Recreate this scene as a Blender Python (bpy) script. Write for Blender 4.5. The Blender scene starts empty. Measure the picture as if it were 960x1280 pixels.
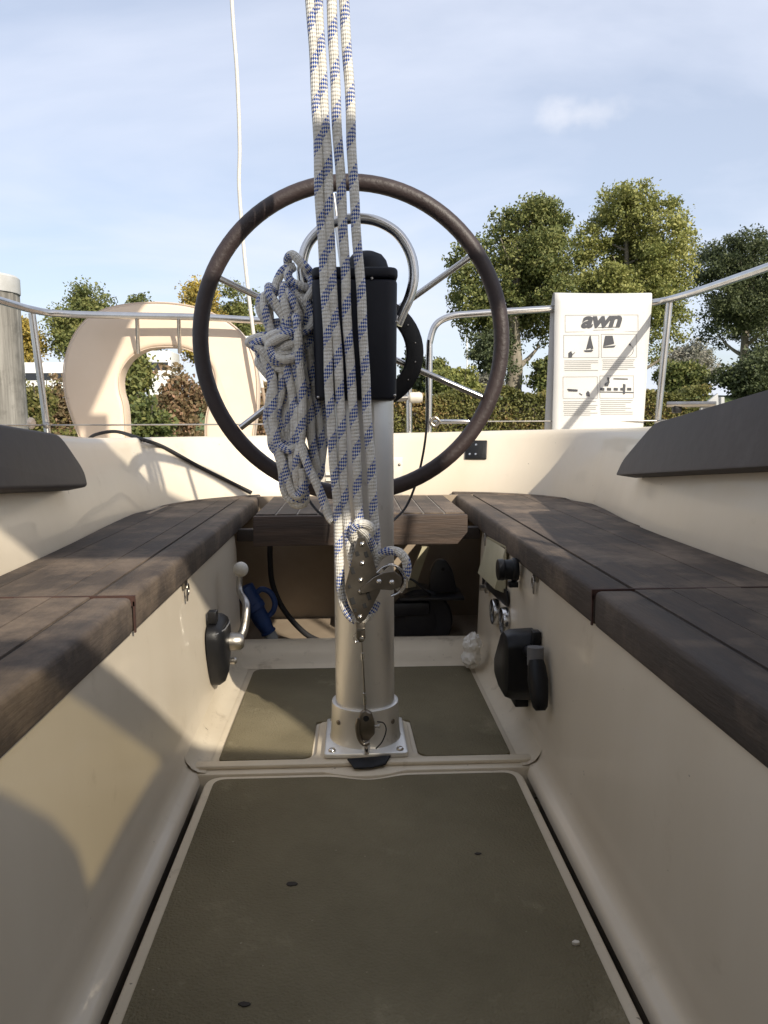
import bpy, bmesh, math, random
import numpy as np
from mathutils import Vector, Matrix
random.seed(7); rng = np.random.default_rng(7)
scene = bpy.context.scene
C = scene.collection
R = math.radians

# ------------------------------------------------------------------ camera
F = 940.0; EYE = Vector((-0.02, 0.0, 0.65))
TH = math.atan(111/F); PS = math.atan(41*math.cos(TH)/F)
cd = bpy.data.cameras.new('camera'); cam = bpy.data.objects.new('camera', cd); C.objects.link(cam)
cam.location = EYE; cam.rotation_euler = (math.pi/2-TH, R(0.25), -PS)
cd.sensor_fit = 'HORIZONTAL'; cd.sensor_width = 36; cd.lens = 36*F/960
cd.clip_start = 0.02; cd.clip_end = 3000
scene.camera = cam
# ------------------------------------------------------------------ light
SUN_TO = Vector((0.55, -0.98, 0.66)).normalized()
sl = bpy.data.lights.new('sun', 'SUN'); sl.energy = 4.2; sl.angle = R(0.6); sl.color = (1, .92, .79)
so = bpy.data.objects.new('sun', sl); C.objects.link(so)
so.rotation_euler = SUN_TO.to_track_quat('Z', 'Y').to_euler(); so.location = (3, -5, 8)
w = bpy.data.worlds.new('World'); scene.world = w; w.use_nodes = True
nt = w.node_tree; N = nt.nodes; L = nt.links; N.clear()
out = N.new('ShaderNodeOutputWorld'); bg = N.new('ShaderNodeBackground'); bg.inputs[1].default_value = 0.118
sky = N.new('ShaderNodeTexSky'); sky.sky_type = 'NISHITA'; sky.sun_disc = False
sky.sun_elevation = math.asin(SUN_TO.z); sky.sun_rotation = math.atan2(SUN_TO.x, SUN_TO.y)
sky.air_density = 1.0; sky.dust_density = 1.4; sky.ozone_density = 1.0
# thin high cloud veil, projected on a flat layer overhead
tc = N.new('ShaderNodeTexCoord'); sp = N.new('ShaderNodeSeparateXYZ'); L.new(tc.outputs['Generated'], sp.inputs[0])
mx = N.new('ShaderNodeMath'); mx.operation = 'MAXIMUM'; mx.inputs[1].default_value = 0.0; L.new(sp.outputs['Z'], mx.inputs[0])
ad = N.new('ShaderNodeMath'); ad.operation = 'ADD'; ad.inputs[1].default_value = 0.16; L.new(mx.outputs[0], ad.inputs[0])
dv = N.new('ShaderNodeVectorMath'); dv.operation = 'DIVIDE'; L.new(tc.outputs['Generated'], dv.inputs[0])
cb = N.new('ShaderNodeCombineXYZ')
for i in range(3): L.new(ad.outputs[0], cb.inputs[i])
L.new(cb.outputs[0], dv.inputs[1])
mp = N.new('ShaderNodeMapping'); mp.inputs['Scale'].default_value = (0.75, 1.0, 0.25); mp.inputs['Location'].default_value = (3.1, .4, 0); L.new(dv.outputs[0], mp.inputs[0])
nz = N.new('ShaderNodeTexNoise'); nz.inputs['Scale'].default_value = 1.1; nz.inputs['Detail'].default_value = 7; nz.inputs['Roughness'].default_value = .52; nz.inputs['Distortion'].default_value = .4
L.new(mp.outputs[0], nz.inputs['Vector'])
rp = N.new('ShaderNodeValToRGB'); rp.color_ramp.elements[0].position = .37; rp.color_ramp.elements[0].color = (.48,.48,.48,1)
rp.color_ramp.elements[1].position = .63; rp.color_ramp.elements[1].color = (.90,.90,.90,1)
L.new(nz.outputs['Fac'], rp.inputs[0])
mixc = N.new('ShaderNodeMix'); mixc.data_type = 'RGBA'; L.new(rp.outputs[0], mixc.inputs[0])
L.new(sky.outputs[0], mixc.inputs[6]); mixc.inputs[7].default_value = (5.7, 6.05, 7.05, 1)
cdir = Vector((.385, 1.0, .50)).normalized()
cdir = (Vector((math.sin(PS)*math.cos(TH), math.cos(PS)*math.cos(TH), -math.sin(TH)))+Vector((math.cos(PS), -math.sin(PS), 0))*((725-480)/F)+Vector((math.cos(PS), -math.sin(PS), 0)).cross(Vector((math.sin(PS)*math.cos(TH), math.cos(PS)*math.cos(TH), -math.sin(TH))))*((640-145)/F)).normalized()
su = N.new('ShaderNodeVectorMath'); su.operation = 'SUBTRACT'; L.new(tc.outputs['Generated'], su.inputs[0]); su.inputs[1].default_value = cdir
sc2 = N.new('ShaderNodeVectorMath'); sc2.operation = 'MULTIPLY'; sc2.inputs[1].default_value = (1/.066, 1/.066, 1/.018); L.new(su.outputs[0], sc2.inputs[0])
le = N.new('ShaderNodeVectorMath'); le.operation = 'LENGTH'; L.new(sc2.outputs[0], le.inputs[0])
n2 = N.new('ShaderNodeTexNoise'); n2.inputs['Scale'].default_value = 26; n2.inputs['Detail'].default_value = 6; L.new(tc.outputs['Generated'], n2.inputs['Vector'])
m1 = N.new('ShaderNodeMath'); m1.operation = 'MULTIPLY_ADD'; L.new(n2.outputs['Fac'], m1.inputs[0]); m1.inputs[1].default_value = 2.1; L.new(le.outputs['Value'], m1.inputs[2])
mr2 = N.new('ShaderNodeMapRange'); mr2.interpolation_type = 'SMOOTHSTEP'; mr2.inputs['From Min'].default_value = 2.1; mr2.inputs['From Max'].default_value = 1.0; mr2.inputs['To Max'].default_value = .30; L.new(m1.outputs[0], mr2.inputs['Value'])
mix2 = N.new('ShaderNodeMix'); mix2.data_type = 'RGBA'; L.new(mr2.outputs[0], mix2.inputs[0]); L.new(mixc.outputs[2], mix2.inputs[6]); mix2.inputs[7].default_value = (8.2, 7.9, 7.8, 1)
L.new(mix2.outputs[2], bg.inputs[0]); L.new(bg.outputs[0], out.inputs[0])
vs = scene.view_settings; vs.view_transform = 'Standard'; vs.look = 'None'; vs.exposure = 0.42; vs.gamma = 1; vs.use_curve_mapping = False

# ------------------------------------------------------------------ pixel helpers (a pixel gives a direction only)
FW = Vector((math.sin(PS)*math.cos(TH), math.cos(PS)*math.cos(TH), -math.sin(TH)))
RT = Vector((math.cos(PS), -math.sin(PS), 0)); UP = RT.cross(FW)
def ray(x, y): return FW + RT*((x-480)/F) + UP*((640-y)/F)
def PY(x, y, Y0): d = ray(x, y); return EYE + d*(Y0/d.y)
def PX(x, y, X0): d = ray(x, y); return EYE + d*((X0-EYE.x)/d.x)
def PZ(x, y, Z0): d = ray(x, y); return EYE + d*((Z0-EYE.z)/d.z)

# ------------------------------------------------------------------ materials
M = {}
def mat(name, col, rough=.5, metal=0.0, col2=None, nscale=6.0, nstretch=(1,1,1), detail=6, bump=0.0, bscale=60.0, rnd=0.0, spec=.5, lo=.35, hi=.7, coat=0.0, dirt=None, specks=None):
    m = bpy.data.materials.new(name); m.use_nodes = True; t = m.node_tree; n = t.nodes; l = t.links
    b = n['Principled BSDF']; b.inputs['Roughness'].default_value = rough; b.inputs['Metallic'].default_value = metal
    b.inputs['Specular IOR Level'].default_value = spec; b.inputs['Coat Weight'].default_value = coat
    b.inputs['Base Color'].default_value = (*col, 1)
    co = n.new('ShaderNodeTexCoord'); src = None
    if col2 is not None:
        ma = n.new('ShaderNodeMapping'); ma.inputs['Scale'].default_value = nstretch; l.new(co.outputs['Object'], ma.inputs[0])
        if rnd:
            oi = n.new('ShaderNodeObjectInfo'); vm = n.new('ShaderNodeVectorMath'); vm.operation = 'SCALE'; vm.inputs[0].default_value = (13, 7, 5)
            l.new(oi.outputs['Random'], vm.inputs['Scale']); l.new(vm.outputs[0], ma.inputs['Location'])
        no = n.new('ShaderNodeTexNoise'); no.inputs['Scale'].default_value = nscale; no.inputs['Detail'].default_value = detail; no.inputs['Roughness'].default_value = .62
        l.new(ma.outputs[0], no.inputs['Vector'])
        cr = n.new('ShaderNodeValToRGB'); cr.color_ramp.elements[0].position = lo; cr.color_ramp.elements[1].position = hi
        cr.color_ramp.elements[0].color = (*col, 1); cr.color_ramp.elements[1].color = (*col2, 1)
        l.new(no.outputs['Fac'], cr.inputs[0]); src = cr.outputs[0]
        rr = n.new('ShaderNodeMapRange'); rr.inputs['To Min'].default_value = rough*.8; rr.inputs['To Max'].default_value = min(1, rough*1.25)
        l.new(no.outputs['Fac'], rr.inputs['Value']); l.new(rr.outputs[0], b.inputs['Roughness'])
        if dirt:
            dcol, dsc, dlo, dhi, damt = dirt
            dn = n.new('ShaderNodeTexNoise'); dn.inputs['Scale'].default_value = dsc; dn.inputs['Detail'].default_value = 9; dn.inputs['Roughness'].default_value = .7
            l.new(co.outputs['Object'], dn.inputs['Vector'])
            dr = n.new('ShaderNodeMapRange'); dr.inputs['From Min'].default_value = dlo; dr.inputs['From Max'].default_value = dhi; dr.inputs['To Max'].default_value = damt
            l.new(dn.outputs['Fac'], dr.inputs['Value'])
            dm = n.new('ShaderNodeMix'); dm.data_type = 'RGBA'; l.new(dr.outputs[0], dm.inputs[0]); l.new(src, dm.inputs[6]); dm.inputs[7].default_value = (*dcol, 1)
            src = dm.outputs[2]
        if specks:
            scol, ssc, sthr = specks
            sn_ = n.new('ShaderNodeTexNoise'); sn_.inputs['Scale'].default_value = ssc; sn_.inputs['Detail'].default_value = 2; l.new(co.outputs['Object'], sn_.inputs['Vector'])
            sr = n.new('ShaderNodeMapRange'); sr.inputs['From Min'].default_value = sthr; sr.inputs['From Max'].default_value = sthr+.02; sr.inputs['To Max'].default_value = .8; l.new(sn_.outputs['Fac'], sr.inputs['Value'])
            sx_ = n.new('ShaderNodeMix'); sx_.data_type = 'RGBA'; l.new(sr.outputs[0], sx_.inputs[0]); l.new(src, sx_.inputs[6]); sx_.inputs[7].default_value = (*scol, 1); src = sx_.outputs[2]
        if rnd:
            hs = n.new('ShaderNodeHueSaturation'); mr = n.new('ShaderNodeMapRange'); mr.inputs['To Min'].default_value = 1-rnd; mr.inputs['To Max'].default_value = 1+rnd
            l.new(oi.outputs['Random'], mr.inputs['Value']); l.new(mr.outputs[0], hs.inputs['Value']); l.new(src, hs.inputs['Color']); src = hs.outputs[0]
        l.new(src, b.inputs['Base Color'])
    if bump:
        ma2 = n.new('ShaderNodeMapping'); ma2.inputs['Scale'].default_value = nstretch; l.new(co.outputs['Object'], ma2.inputs[0])
        bn = n.new('ShaderNodeTexNoise'); bn.inputs['Scale'].default_value = bscale; bn.inputs['Detail'].default_value = 4; l.new(ma2.outputs[0], bn.inputs['Vector'])
        bu = n.new('ShaderNodeBump'); bu.inputs['Strength'].default_value = bump; bu.inputs['Distance'].default_value = .004
        l.new(bn.outputs['Fac'], bu.inputs['Height']); l.new(bu.outputs[0], b.inputs['Normal'])
    M[name] = m; return m
mat('gelcoat', (.62,.535,.41), .36, col2=(.69,.61,.485), nscale=2.2, nstretch=(1.6,1.6,.5), detail=8, bump=.08, bscale=9, lo=.3, hi=.72, coat=.2, dirt=((.36,.285,.19), 9, .60, .82, .55), specks=((.16,.12,.08), 70, .775))
mat('gelcoat_floor', (.55,.47,.35), .45, col2=(.64,.56,.43), nscale=5, bump=.12, bscale=30, dirt=((.22,.165,.10), 14, .56, .76, .8), specks=((.10,.075,.05), 75, .735))
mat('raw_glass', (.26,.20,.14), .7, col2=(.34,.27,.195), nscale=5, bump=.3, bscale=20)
mat('non_slip', (.128,.107,.063), .85, col2=(.195,.166,.104), nscale=4, lo=.3, hi=.75, bump=.9, bscale=260, dirt=((.33,.285,.19), 5.2, .58, .78, .75), spec=.25, specks=((.30,.26,.18), 120, .76))
mat('teak', (.044,.033,.026), .78, col2=(.092,.068,.051), nscale=7, nstretch=(5,.7,5), bump=.35, bscale=40, rnd=.18, dirt=((.23,.17,.118), 5.5, .47, .72, .8))
mat('teak_cross', (.042,.029,.022), .7, col2=(.092,.06,.042), nscale=9, nstretch=(.55,7,7), bump=.4, bscale=40, rnd=.1, dirt=((.05,.035,.028), 4, .5, .7, .6))
mat('teak_dark', (.03,.024,.02), .7, col2=(.055,.042,.034), nscale=8, nstretch=(.6,6,6))
mat('seam', (.038,.029,.024), .8)
mat('caulk', (.24,.21,.175), .7, col2=(.12,.10,.08), nscale=30)
mat('sealant', (.065,.026,.018), .8, col2=(.03,.016,.012), nscale=40)
mat('vinyl', (.052,.043,.039), .62, col2=(.082,.070,.064), nscale=6, bump=.25, bscale=25, dirt=((.11,.10,.095), 6, .58, .8, .5))
mat('steel', (.62,.61,.59), .2, 1.0, col2=(.5,.48,.46), nscale=14, bump=.05, bscale=30)
mat('steel_dull', (.42,.40,.37), .36, 1.0, col2=(.28,.255,.22), nscale=25, bump=.15, bscale=60)
mat('alloy', (.66,.64,.60), .44, 1.0, col2=(.76,.74,.70), nscale=6, nstretch=(1,1,.25), bump=.12, bscale=90, dirt=((.26,.235,.20), 24, .60, .76, .7))
mat('bronze_steel', (.20,.175,.145), .33, 1.0, col2=(.30,.27,.23), nscale=20)
mat('gutter_shade', (.035,.028,.02), .8, col2=(.10,.08,.055), nscale=8)  # near-black tone painting in the shade deep inside the gutter gap
mat('gear_black', (.022,.022,.025), .4, col2=(.04,.04,.043), nscale=10)
mat('dark_hole', (.008,.008,.008), .8)
mat('leather', (.028,.018,.017), .5, col2=(.042,.028,.026), nscale=9, bump=.3, bscale=120)
mat('black_plastic', (.006,.006,.007), .42, spec=.28, col2=(.011,.011,.012), nscale=8, bump=.12, bscale=90)
mat('navy_plastic', (.006,.007,.012), .5, spec=.3, col2=(.010,.011,.017), nscale=8, bump=.1, bscale=80)
mat('grey_plastic', (.12,.12,.125), .5)
mat('white_plastic', (.62,.58,.50), .35, col2=(.54,.49,.40), nscale=20)
mat('cream_plastic', (.40,.365,.24), .4, col2=(.46,.42,.29), nscale=10)
mat('blue_plastic', (.008,.03,.115), .5, col2=(.012,.045,.16), nscale=20)
mat('gland_grey', (.30,.31,.31), .5)
mat('buoy_foam', (.72,.575,.43), .6, col2=(.77,.63,.49), nscale=3, bump=.15, bscale=30)
mat('piping', (.55,.44,.34), .7)
mat('paper', (.53,.52,.495), .5, col2=(.58,.57,.545), nscale=5, bump=.25, bscale=14)
mat('ink', (.035,.037,.045), .6)
mat('ink_pale', (.17,.17,.17), .6)
mat('tissue', (.80,.78,.73), .9, col2=(.66,.63,.57), nscale=30, bump=.6, bscale=60)
mat('cord_black', (.016,.015,.016), .7, bump=.5, bscale=400)
mat('white_rope', (.60,.57,.51), .8, col2=(.70,.67,.61), nscale=90, bump=.4, bscale=300)
mat('tan_rope', (.30,.22,.15), .85, col2=(.38,.29,.2), nscale=90)
mat('post_wood', (.145,.135,.115), .9, col2=(.33,.31,.27), nscale=10, nstretch=(3,3,.18), bump=1.0, bscale=25, dirt=((.07,.065,.052), 5, .52, .7, .7))
mat('cap_white', (.52,.52,.50), .6, col2=(.42,.41,.38), nscale=8)
mat('canvas', (.44,.41,.355), .85, col2=(.50,.47,.41), nscale=30)  # pale so the unseen hood bounces warm fill into the cockpit
mat('grass', (.07,.10,.03), .9, col2=(.12,.15,.05), nscale=2)
mat('bark', (.16,.135,.10), .9, col2=(.30,.27,.21), nscale=4, nstretch=(2,2,.4), bump=.8, bscale=12)
mat('bark_dark', (.06,.05,.04), .9, col2=(.10,.085,.065), nscale=4, nstretch=(2,2,.4))
mat('wall_white', (.76,.76,.74), .6, col2=(.70,.70,.68), nscale=2)
mat('window_dark', (.02,.023,.028), .15)
mat('slate', (.035,.037,.042), .6)
mat('hull_white', (.70,.68,.62), .3)
mat('leaf_brown', (.022,.016,.011), .8)
# water
m = mat('water', (.05,.065,.055), .06, bump=0); bs = m.node_tree.nodes['Principled BSDF']
tn = m.node_tree.nodes.new('ShaderNodeTexNoise'); tn.inputs['Scale'].default_value = 2.2; tn.inputs['Detail'].default_value = 4
bu = m.node_tree.nodes.new('ShaderNodeBump'); bu.inputs['Strength'].default_value = .35; bu.inputs['Distance'].default_value = .1
m.node_tree.links.new(tn.outputs['Fac'], bu.inputs['Height']); m.node_tree.links.new(bu.outputs[0], bs.inputs['Normal'])
# clear vinyl of the spray hood
m = bpy.data.materials.new('clear_vinyl'); m.use_nodes = True; t = m.node_tree; t.nodes.clear()
o_ = t.nodes.new('ShaderNodeOutputMaterial'); tr = t.nodes.new('ShaderNodeBsdfTransparent'); tr.inputs[0].default_value = (.62,.585,.46,1)
gl = t.nodes.new('ShaderNodeBsdfGlossy'); gl.inputs['Roughness'].default_value = .15; ms = t.nodes.new('ShaderNodeMixShader'); ms.inputs[0].default_value = .06
t.links.new(tr.outputs[0], ms.inputs[1]); t.links.new(gl.outputs[0], ms.inputs[2]); t.links.new(ms.outputs[0], o_.inputs[0]); M['clear_vinyl'] = m
# foliage: colour varies per leaf (face attribute), light shines partly through
def leaf_mat(name, ca, cb_, cc):
    m = bpy.data.materials.new(name); m.use_nodes = True; t = m.node_tree; t.nodes.clear(); n = t.nodes; l = t.links
    o = n.new('ShaderNodeOutputMaterial'); at = n.new('ShaderNodeAttribute'); at.attribute_name = 'tint'
    cr = n.new('ShaderNodeValToRGB'); e = cr.color_ramp.elements; e[0].color = (*ca,1); e[1].color = (*cc,1); e.new(.5).color = (*cb_,1)
    l.new(at.outputs['Fac'], cr.inputs[0])
    d = n.new('ShaderNodeBsdfPrincipled'); d.inputs['Roughness'].default_value = .55; d.inputs['Specular IOR Level'].default_value = .3; l.new(cr.outputs[0], d.inputs['Base Color'])
    tl = n.new('ShaderNodeBsdfTranslucent'); l.new(cr.outputs[0], tl.inputs[0])
    mi = n.new('ShaderNodeMixShader'); mi.inputs[0].default_value = .3; l.new(d.outputs[0], mi.inputs[1]); l.new(tl.outputs[0], mi.inputs[2]); l.new(mi.outputs[0], o.inputs[0])
    M[name] = m
leaf_mat('leaf_green', (0.073,0.100,0.032), (0.160,0.179,0.058), (0.286,0.275,0.091))
leaf_mat('leaf_light', (0.126,0.147,0.041), (0.266,0.275,0.083), (0.453,0.422,0.152))
leaf_mat('leaf_dark', (0.043,0.056,0.029), (0.084,0.104,0.047), (0.146,0.163,0.069))
leaf_mat('leaf_yellow', (0.150,0.151,0.044), (0.423,0.305,0.071), (0.560,0.440,0.104))
leaf_mat('leaf_hedge', (0.100,0.109,0.034), (0.206,0.198,0.063), (0.333,0.211,0.091))
leaf_mat('leaf_rust', (0.109,0.097,0.047), (0.233,0.169,0.088), (0.394,0.233,0.147))
leaf_mat('leaf_pale', (0.167,0.174,0.126), (0.282,0.274,0.219), (0.445,0.413,0.359))
# braided rope with blue flecks running round in a helix; UV: x turns round, y metres along
def rope_mat(name, base, blue, pitch):
    m = bpy.data.materials.new(name); m.use_nodes = True; t = m.node_tree; n = t.nodes; l = t.links; b = n['Principled BSDF']; b.inputs['Roughness'].default_value = .8; b.inputs['Specular IOR Level'].default_value = .25
    uv = n.new('ShaderNodeUVMap'); uv.uv_map = 'UVMap'; s = n.new('ShaderNodeSeparateXYZ'); l.new(uv.outputs[0], s.inputs[0])
    def ma(op, a, bb=None):
        q = n.new('ShaderNodeMath'); q.operation = op
        for i, v in enumerate((a, bb)):
            if v is None: continue
            if isinstance(v, (int, float)): q.inputs[i].default_value = v
            else: l.new(v, q.inputs[i])
        return q.outputs[0]
    u, v = s.outputs['X'], s.outputs['Y']
    hel = ma('FRACT', ma('ADD', ma('DIVIDE', v, pitch), ma('MULTIPLY', u, -1.0)))
    band = ma('LESS_THAN', hel, .40)
    k = 7.0; step = .0062
    a1 = ma('FRACT', ma('ADD', ma('MULTIPLY', u, k), ma('DIVIDE', v, step*2)))
    a2 = ma('FRACT', ma('SUBTRACT', ma('MULTIPLY', u, k), ma('DIVIDE', v, step*2)))
    c1 = ma('GREATER_THAN', a1, .5); c2 = ma('GREATER_THAN', a2, .5)
    chk = ma('ABSOLUTE', ma('SUBTRACT', c1, c2))
    mask = ma('MULTIPLY', band, chk)
    no = n.new('ShaderNodeTexNoise'); no.inputs['Scale'].default_value = 55; tc_ = n.new('ShaderNodeTexCoord'); l.new(tc_.outputs['Object'], no.inputs['Vector'])
    cr = n.new('ShaderNodeValToRGB'); cr.color_ramp.elements[0].position = .3; cr.color_ramp.elements[1].position = .7
    cr.color_ramp.elements[0].color = (base[0]*.8, base[1]*.78, base[2]*.74, 1); cr.color_ramp.elements[1].color = (*base, 1); l.new(no.outputs['Fac'], cr.inputs[0])
    mi = n.new('ShaderNodeMix'); mi.data_type = 'RGBA'; l.new(mask, mi.inputs[0]); l.new(cr.outputs[0], mi.inputs[6]); mi.inputs[7].default_value = (*blue, 1)
    l.new(mi.outputs[2], b.inputs['Base Color'])
    w1 = ma('MULTIPLY', ma('SINE', ma('MULTIPLY', a1, 6.283)), ma('SINE', ma('MULTIPLY', a2, 6.283)))
    bp = n.new('ShaderNodeBump'); bp.inputs['Strength'].default_value = .7; bp.inputs['Distance'].default_value = .0012; l.new(w1, bp.inputs['Height']); l.new(bp.outputs[0], b.inputs['Normal'])
    M[name] = m
rope_mat('rope', (.76,.735,.68), (.022,.075,.32), .0625)

# ------------------------------------------------------------------ mesh helpers
ORG = {}
def link(o): C.objects.link(o); return o
def tag(o, label, cat, group=None, kind=None):
    if label: o['label'] = label
    if cat: o['category'] = cat
    if group: o['group'] = group
    if kind: o['kind'] = kind
    return o
def thing(name, loc, label, cat, group=None):
    o = link(bpy.data.objects.new(name, None)); o.empty_display_size = .05; o.location = loc; ORG[o.name] = Vector(loc)
    return tag(o, label, cat, group)
def mk(name, shapes, material, parent=None, smooth=True, ang=38, bevel=0, seg=2, org=None, uv=None, weld=False):
    """shapes: list of (verts, faces) in world metres -> one mesh object"""
    if isinstance(shapes, tuple): shapes = [shapes]
    V = []; Fc = []
    for v, f in shapes:
        k = len(V); V += [tuple(p) for p in v]; Fc += [tuple(i+k for i in q) for q in f]
    A = np.array(V, float)
    if parent is not None: o0 = ORG[parent.name]
    elif org is not None: o0 = Vector(org)
    else: o0 = Vector(((A[:,0].min()+A[:,0].max())/2, (A[:,1].min()+A[:,1].max())/2, A[:,2].min()))
    A -= np.array(o0)
    me = bpy.data.meshes.new(name); me.from_pydata(A.tolist(), [], Fc)
    if bevel or weld:
        bm = bmesh.new(); bm.from_mesh(me)
        if weld: bmesh.ops.remove_doubles(bm, verts=bm.verts, dist=1e-5)
        bmesh.ops.recalc_face_normals(bm, faces=bm.faces)
        if bevel:
            es = [e for e in bm.edges if len(e.link_faces) == 2 and e.calc_face_angle(0) > R(30)]
            bmesh.ops.bevel(bm, geom=es, offset=bevel, segments=seg, profile=.5, affect='EDGES', clamp_overlap=True)
        bm.to_mesh(me); bm.free()
    if uv is not None:
        ul = me.uv_layers.new(name='UVMap'); ul.data.foreach_set('uv', np.array(uv, np.float32).ravel())
    if smooth:
        me.polygons.foreach_set('use_smooth', [True]*len(me.polygons)); me.set_sharp_from_angle(angle=R(ang))
    me.materials.append(M[material]); me.update()
    o = link(bpy.data.objects.new(name, me))
    if parent is not None: o.parent = parent; ORG[o.name] = ORG[parent.name]
    else: o.location = o0; ORG[o.name] = o0
    return o
def box(x0, x1, y0, y1, z0, z1):
    v = [(x0,y0,z0),(x1,y0,z0),(x1,y1,z0),(x0,y1,z0),(x0,y0,z1),(x1,y0,z1),(x1,y1,z1),(x0,y1,z1)]
    return v, [(3,2,1,0),(4,5,6,7),(0,1,5,4),(1,2,6,5),(2,3,7,6),(3,0,4,7)]
def obox(c, ax, ay, az, hx, hy, hz):
    c, ax, ay, az = Vector(c), Vector(ax), Vector(ay), Vector(az)
    v, f = box(-1,1,-1,1,-1,1); return [c+ax*p[0]*hx+ay*p[1]*hy+az*p[2]*hz for p in v], f
def crom(P, n, closed=False):
    P = [Vector(p) for p in P]; k = len(P); o = []
    rngs = range(k if closed else k-1)
    for i in rngs:
        if closed: a, b, c, d = P[(i-1)%k], P[i], P[(i+1)%k], P[(i+2)%k]
        else: b, c = P[i], P[i+1]; a = P[i-1] if i else b*2-c; d = P[i+2] if i+2 < k else c*2-b
        for j in range(n):
            t = j/n; o.append(.5*((2*b)+(c-a)*t+(2*a-5*b+4*c-d)*t*t+(3*b-a-3*c+d)*t**3))
    if not closed: o.append(P[-1])
    return o
def tube(P, r, n=10, closed=False, cap=True):
    P = [Vector(p) for p in P]; k = len(P); V = []; Fa = []
    rs = r if isinstance(r, (list, tuple)) else [r]*k
    T = []
    for i in range(k):
        a = P[(i-1)%k] if (closed or i) else P[0]; b = P[(i+1)%k] if (closed or i < k-1) else P[-1]
        d = b-a; T.append(d.normalized() if d.length > 1e-9 else Vector((0,0,1)))
    up = Vector((0,0,1)) if abs(T[0].z) < .9 else Vector((0,1,0))
    nx = T[0].cross(up).normalized()
    for i in range(k):
        nx = (nx - T[i]*nx.dot(T[i])); nx = nx.normalized() if nx.length > 1e-6 else T[i].orthogonal().normalized()
        ny = T[i].cross(nx)
        for j in range(n):
            a = 2*math.pi*j/n; V.append(P[i]+(nx*math.cos(a)+ny*math.sin(a))*rs[i])
    for i in range(k if closed else k-1):
        for j in range(n):
            a, b = i*n+j, i*n+(j+1)%n; c, d = ((i+1)%k)*n+(j+1)%n, ((i+1)%k)*n+j
            Fa.append((a, b, c, d))
    if cap and not closed:
        Fa.append(tuple(range(n-1,-1,-1))); Fa.append(tuple((k-1)*n+j for j in range(n)))
    return V, Fa
def tube_uv(P, n, closed, cap, v0=0.0):
    k = len(P); s = [v0]
    for i in range(1, k): s.append(s[-1]+(Vector(P[i])-Vector(P[i-1])).length)
    uv = []
    for i in range(k-1 if not closed else k):
        s1 = s[i+1] if i+1 < k else s[i]+.01
        for j in range(n): uv += [(j/n, s[i]), ((j+1)/n, s[i]), ((j+1)/n, s1), (j/n, s1)]
    if cap and not closed:
        uv += [(.5,0)]*n + [(.5,0)]*n
    return uv
def ropes(name, paths, r, parent=None, n=12, material='rope'):
    sh = []; uv = []
    for i, P in enumerate(paths):
        sh.append(tube(P, r, n)); uv += tube_uv(P, n, False, True, i*.0237)
    return mk(name, sh, material, parent, ang=80, uv=uv)
def lathe(prof, n=28, o=(0,0,0), ax=(0,0,1), caps=True):
    ax = Vector(ax).normalized(); ux = ax.orthogonal().normalized(); uy = ax.cross(ux); o = Vector(o); V = []; Fa = []
    for r, h in prof:
        for j in range(n):
            a = 2*math.pi*j/n; V.append(o+ax*h+(ux*math.cos(a)+uy*math.sin(a))*r)
    for i in range(len(prof)-1):
        for j in range(n): Fa.append((i*n+j, i*n+(j+1)%n, (i+1)*n+(j+1)%n, (i+1)*n+j))
    if caps and prof[0][0] > 1e-6: Fa.append(tuple(range(n-1,-1,-1)))
    if caps and prof[-1][0] > 1e-6: Fa.append(tuple((len(prof)-1)*n+j for j in range(n)))
    return V, Fa
def prism(poly, a, b):
    """poly: list of points (any plane, 3D); a,b: offset vectors of the two faces"""
    a, b = Vector(a), Vector(b); k = len(poly); P = [Vector((p[0], p[1], p[2] if len(p) > 2 else 0)) for p in poly]
    V = [p+a for p in P]+[p+b for p in P]
    Fa = [tuple(range(k-1,-1,-1)), tuple(range(k, 2*k))]+[(i, (i+1)%k, k+(i+1)%k, k+i) for i in range(k)]
    return V, Fa
def zprism(poly, z0, z1): return prism([(p[0], p[1], 0) for p in poly], (0,0,z0), (0,0,z1))
def roundpoly(pts, rads, n=6):
    o = []; k = len(pts)
    for i in range(k):
        p = Vector(pts[i]).to_2d() if len(pts[i]) > 2 else Vector(pts[i]); a = Vector(pts[i-1]); b = Vector(pts[(i+1)%k]); r = rads[i] if isinstance(rads, (list, tuple)) else rads
        if r <= 0: o.append(tuple(p)); continue
        da = (a-p).normalized(); db = (b-p).normalized(); r = min(r, (a-p).length*.49, (b-p).length*.49)
        for j in range(n+1):
            t = j/n; q = (p+da*r)*(1-t)**2+p*2*t*(1-t)+(p+db*r)*t*t; o.append(tuple(q))
    return o
def sphere(c, r, n=16, m=10, sc=(1,1,1)):
    c = Vector(c); V = []; Fa = []
    for i in range(m+1):
        th = math.pi*i/m
        for j in range(n):
            a = 2*math.pi*j/n; V.append(c+Vector((r*sc[0]*math.sin(th)*math.cos(a), r*sc[1]*math.sin(th)*math.sin(a), r*sc[2]*math.cos(th))))
    for i in range(m):
        for j in range(n): Fa.append((i*n+j, (i+1)*n+j, (i+1)*n+(j+1)%n, i*n+(j+1)%n))
    return V, Fa
def grid(rows):
    k = len(rows[0]); V = [p for r in rows for p in r]
    return V, [(i*k+j, i*k+j+1, (i+1)*k+j+1, (i+1)*k+j) for i in range(len(rows)-1) for j in range(k-1)]

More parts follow.
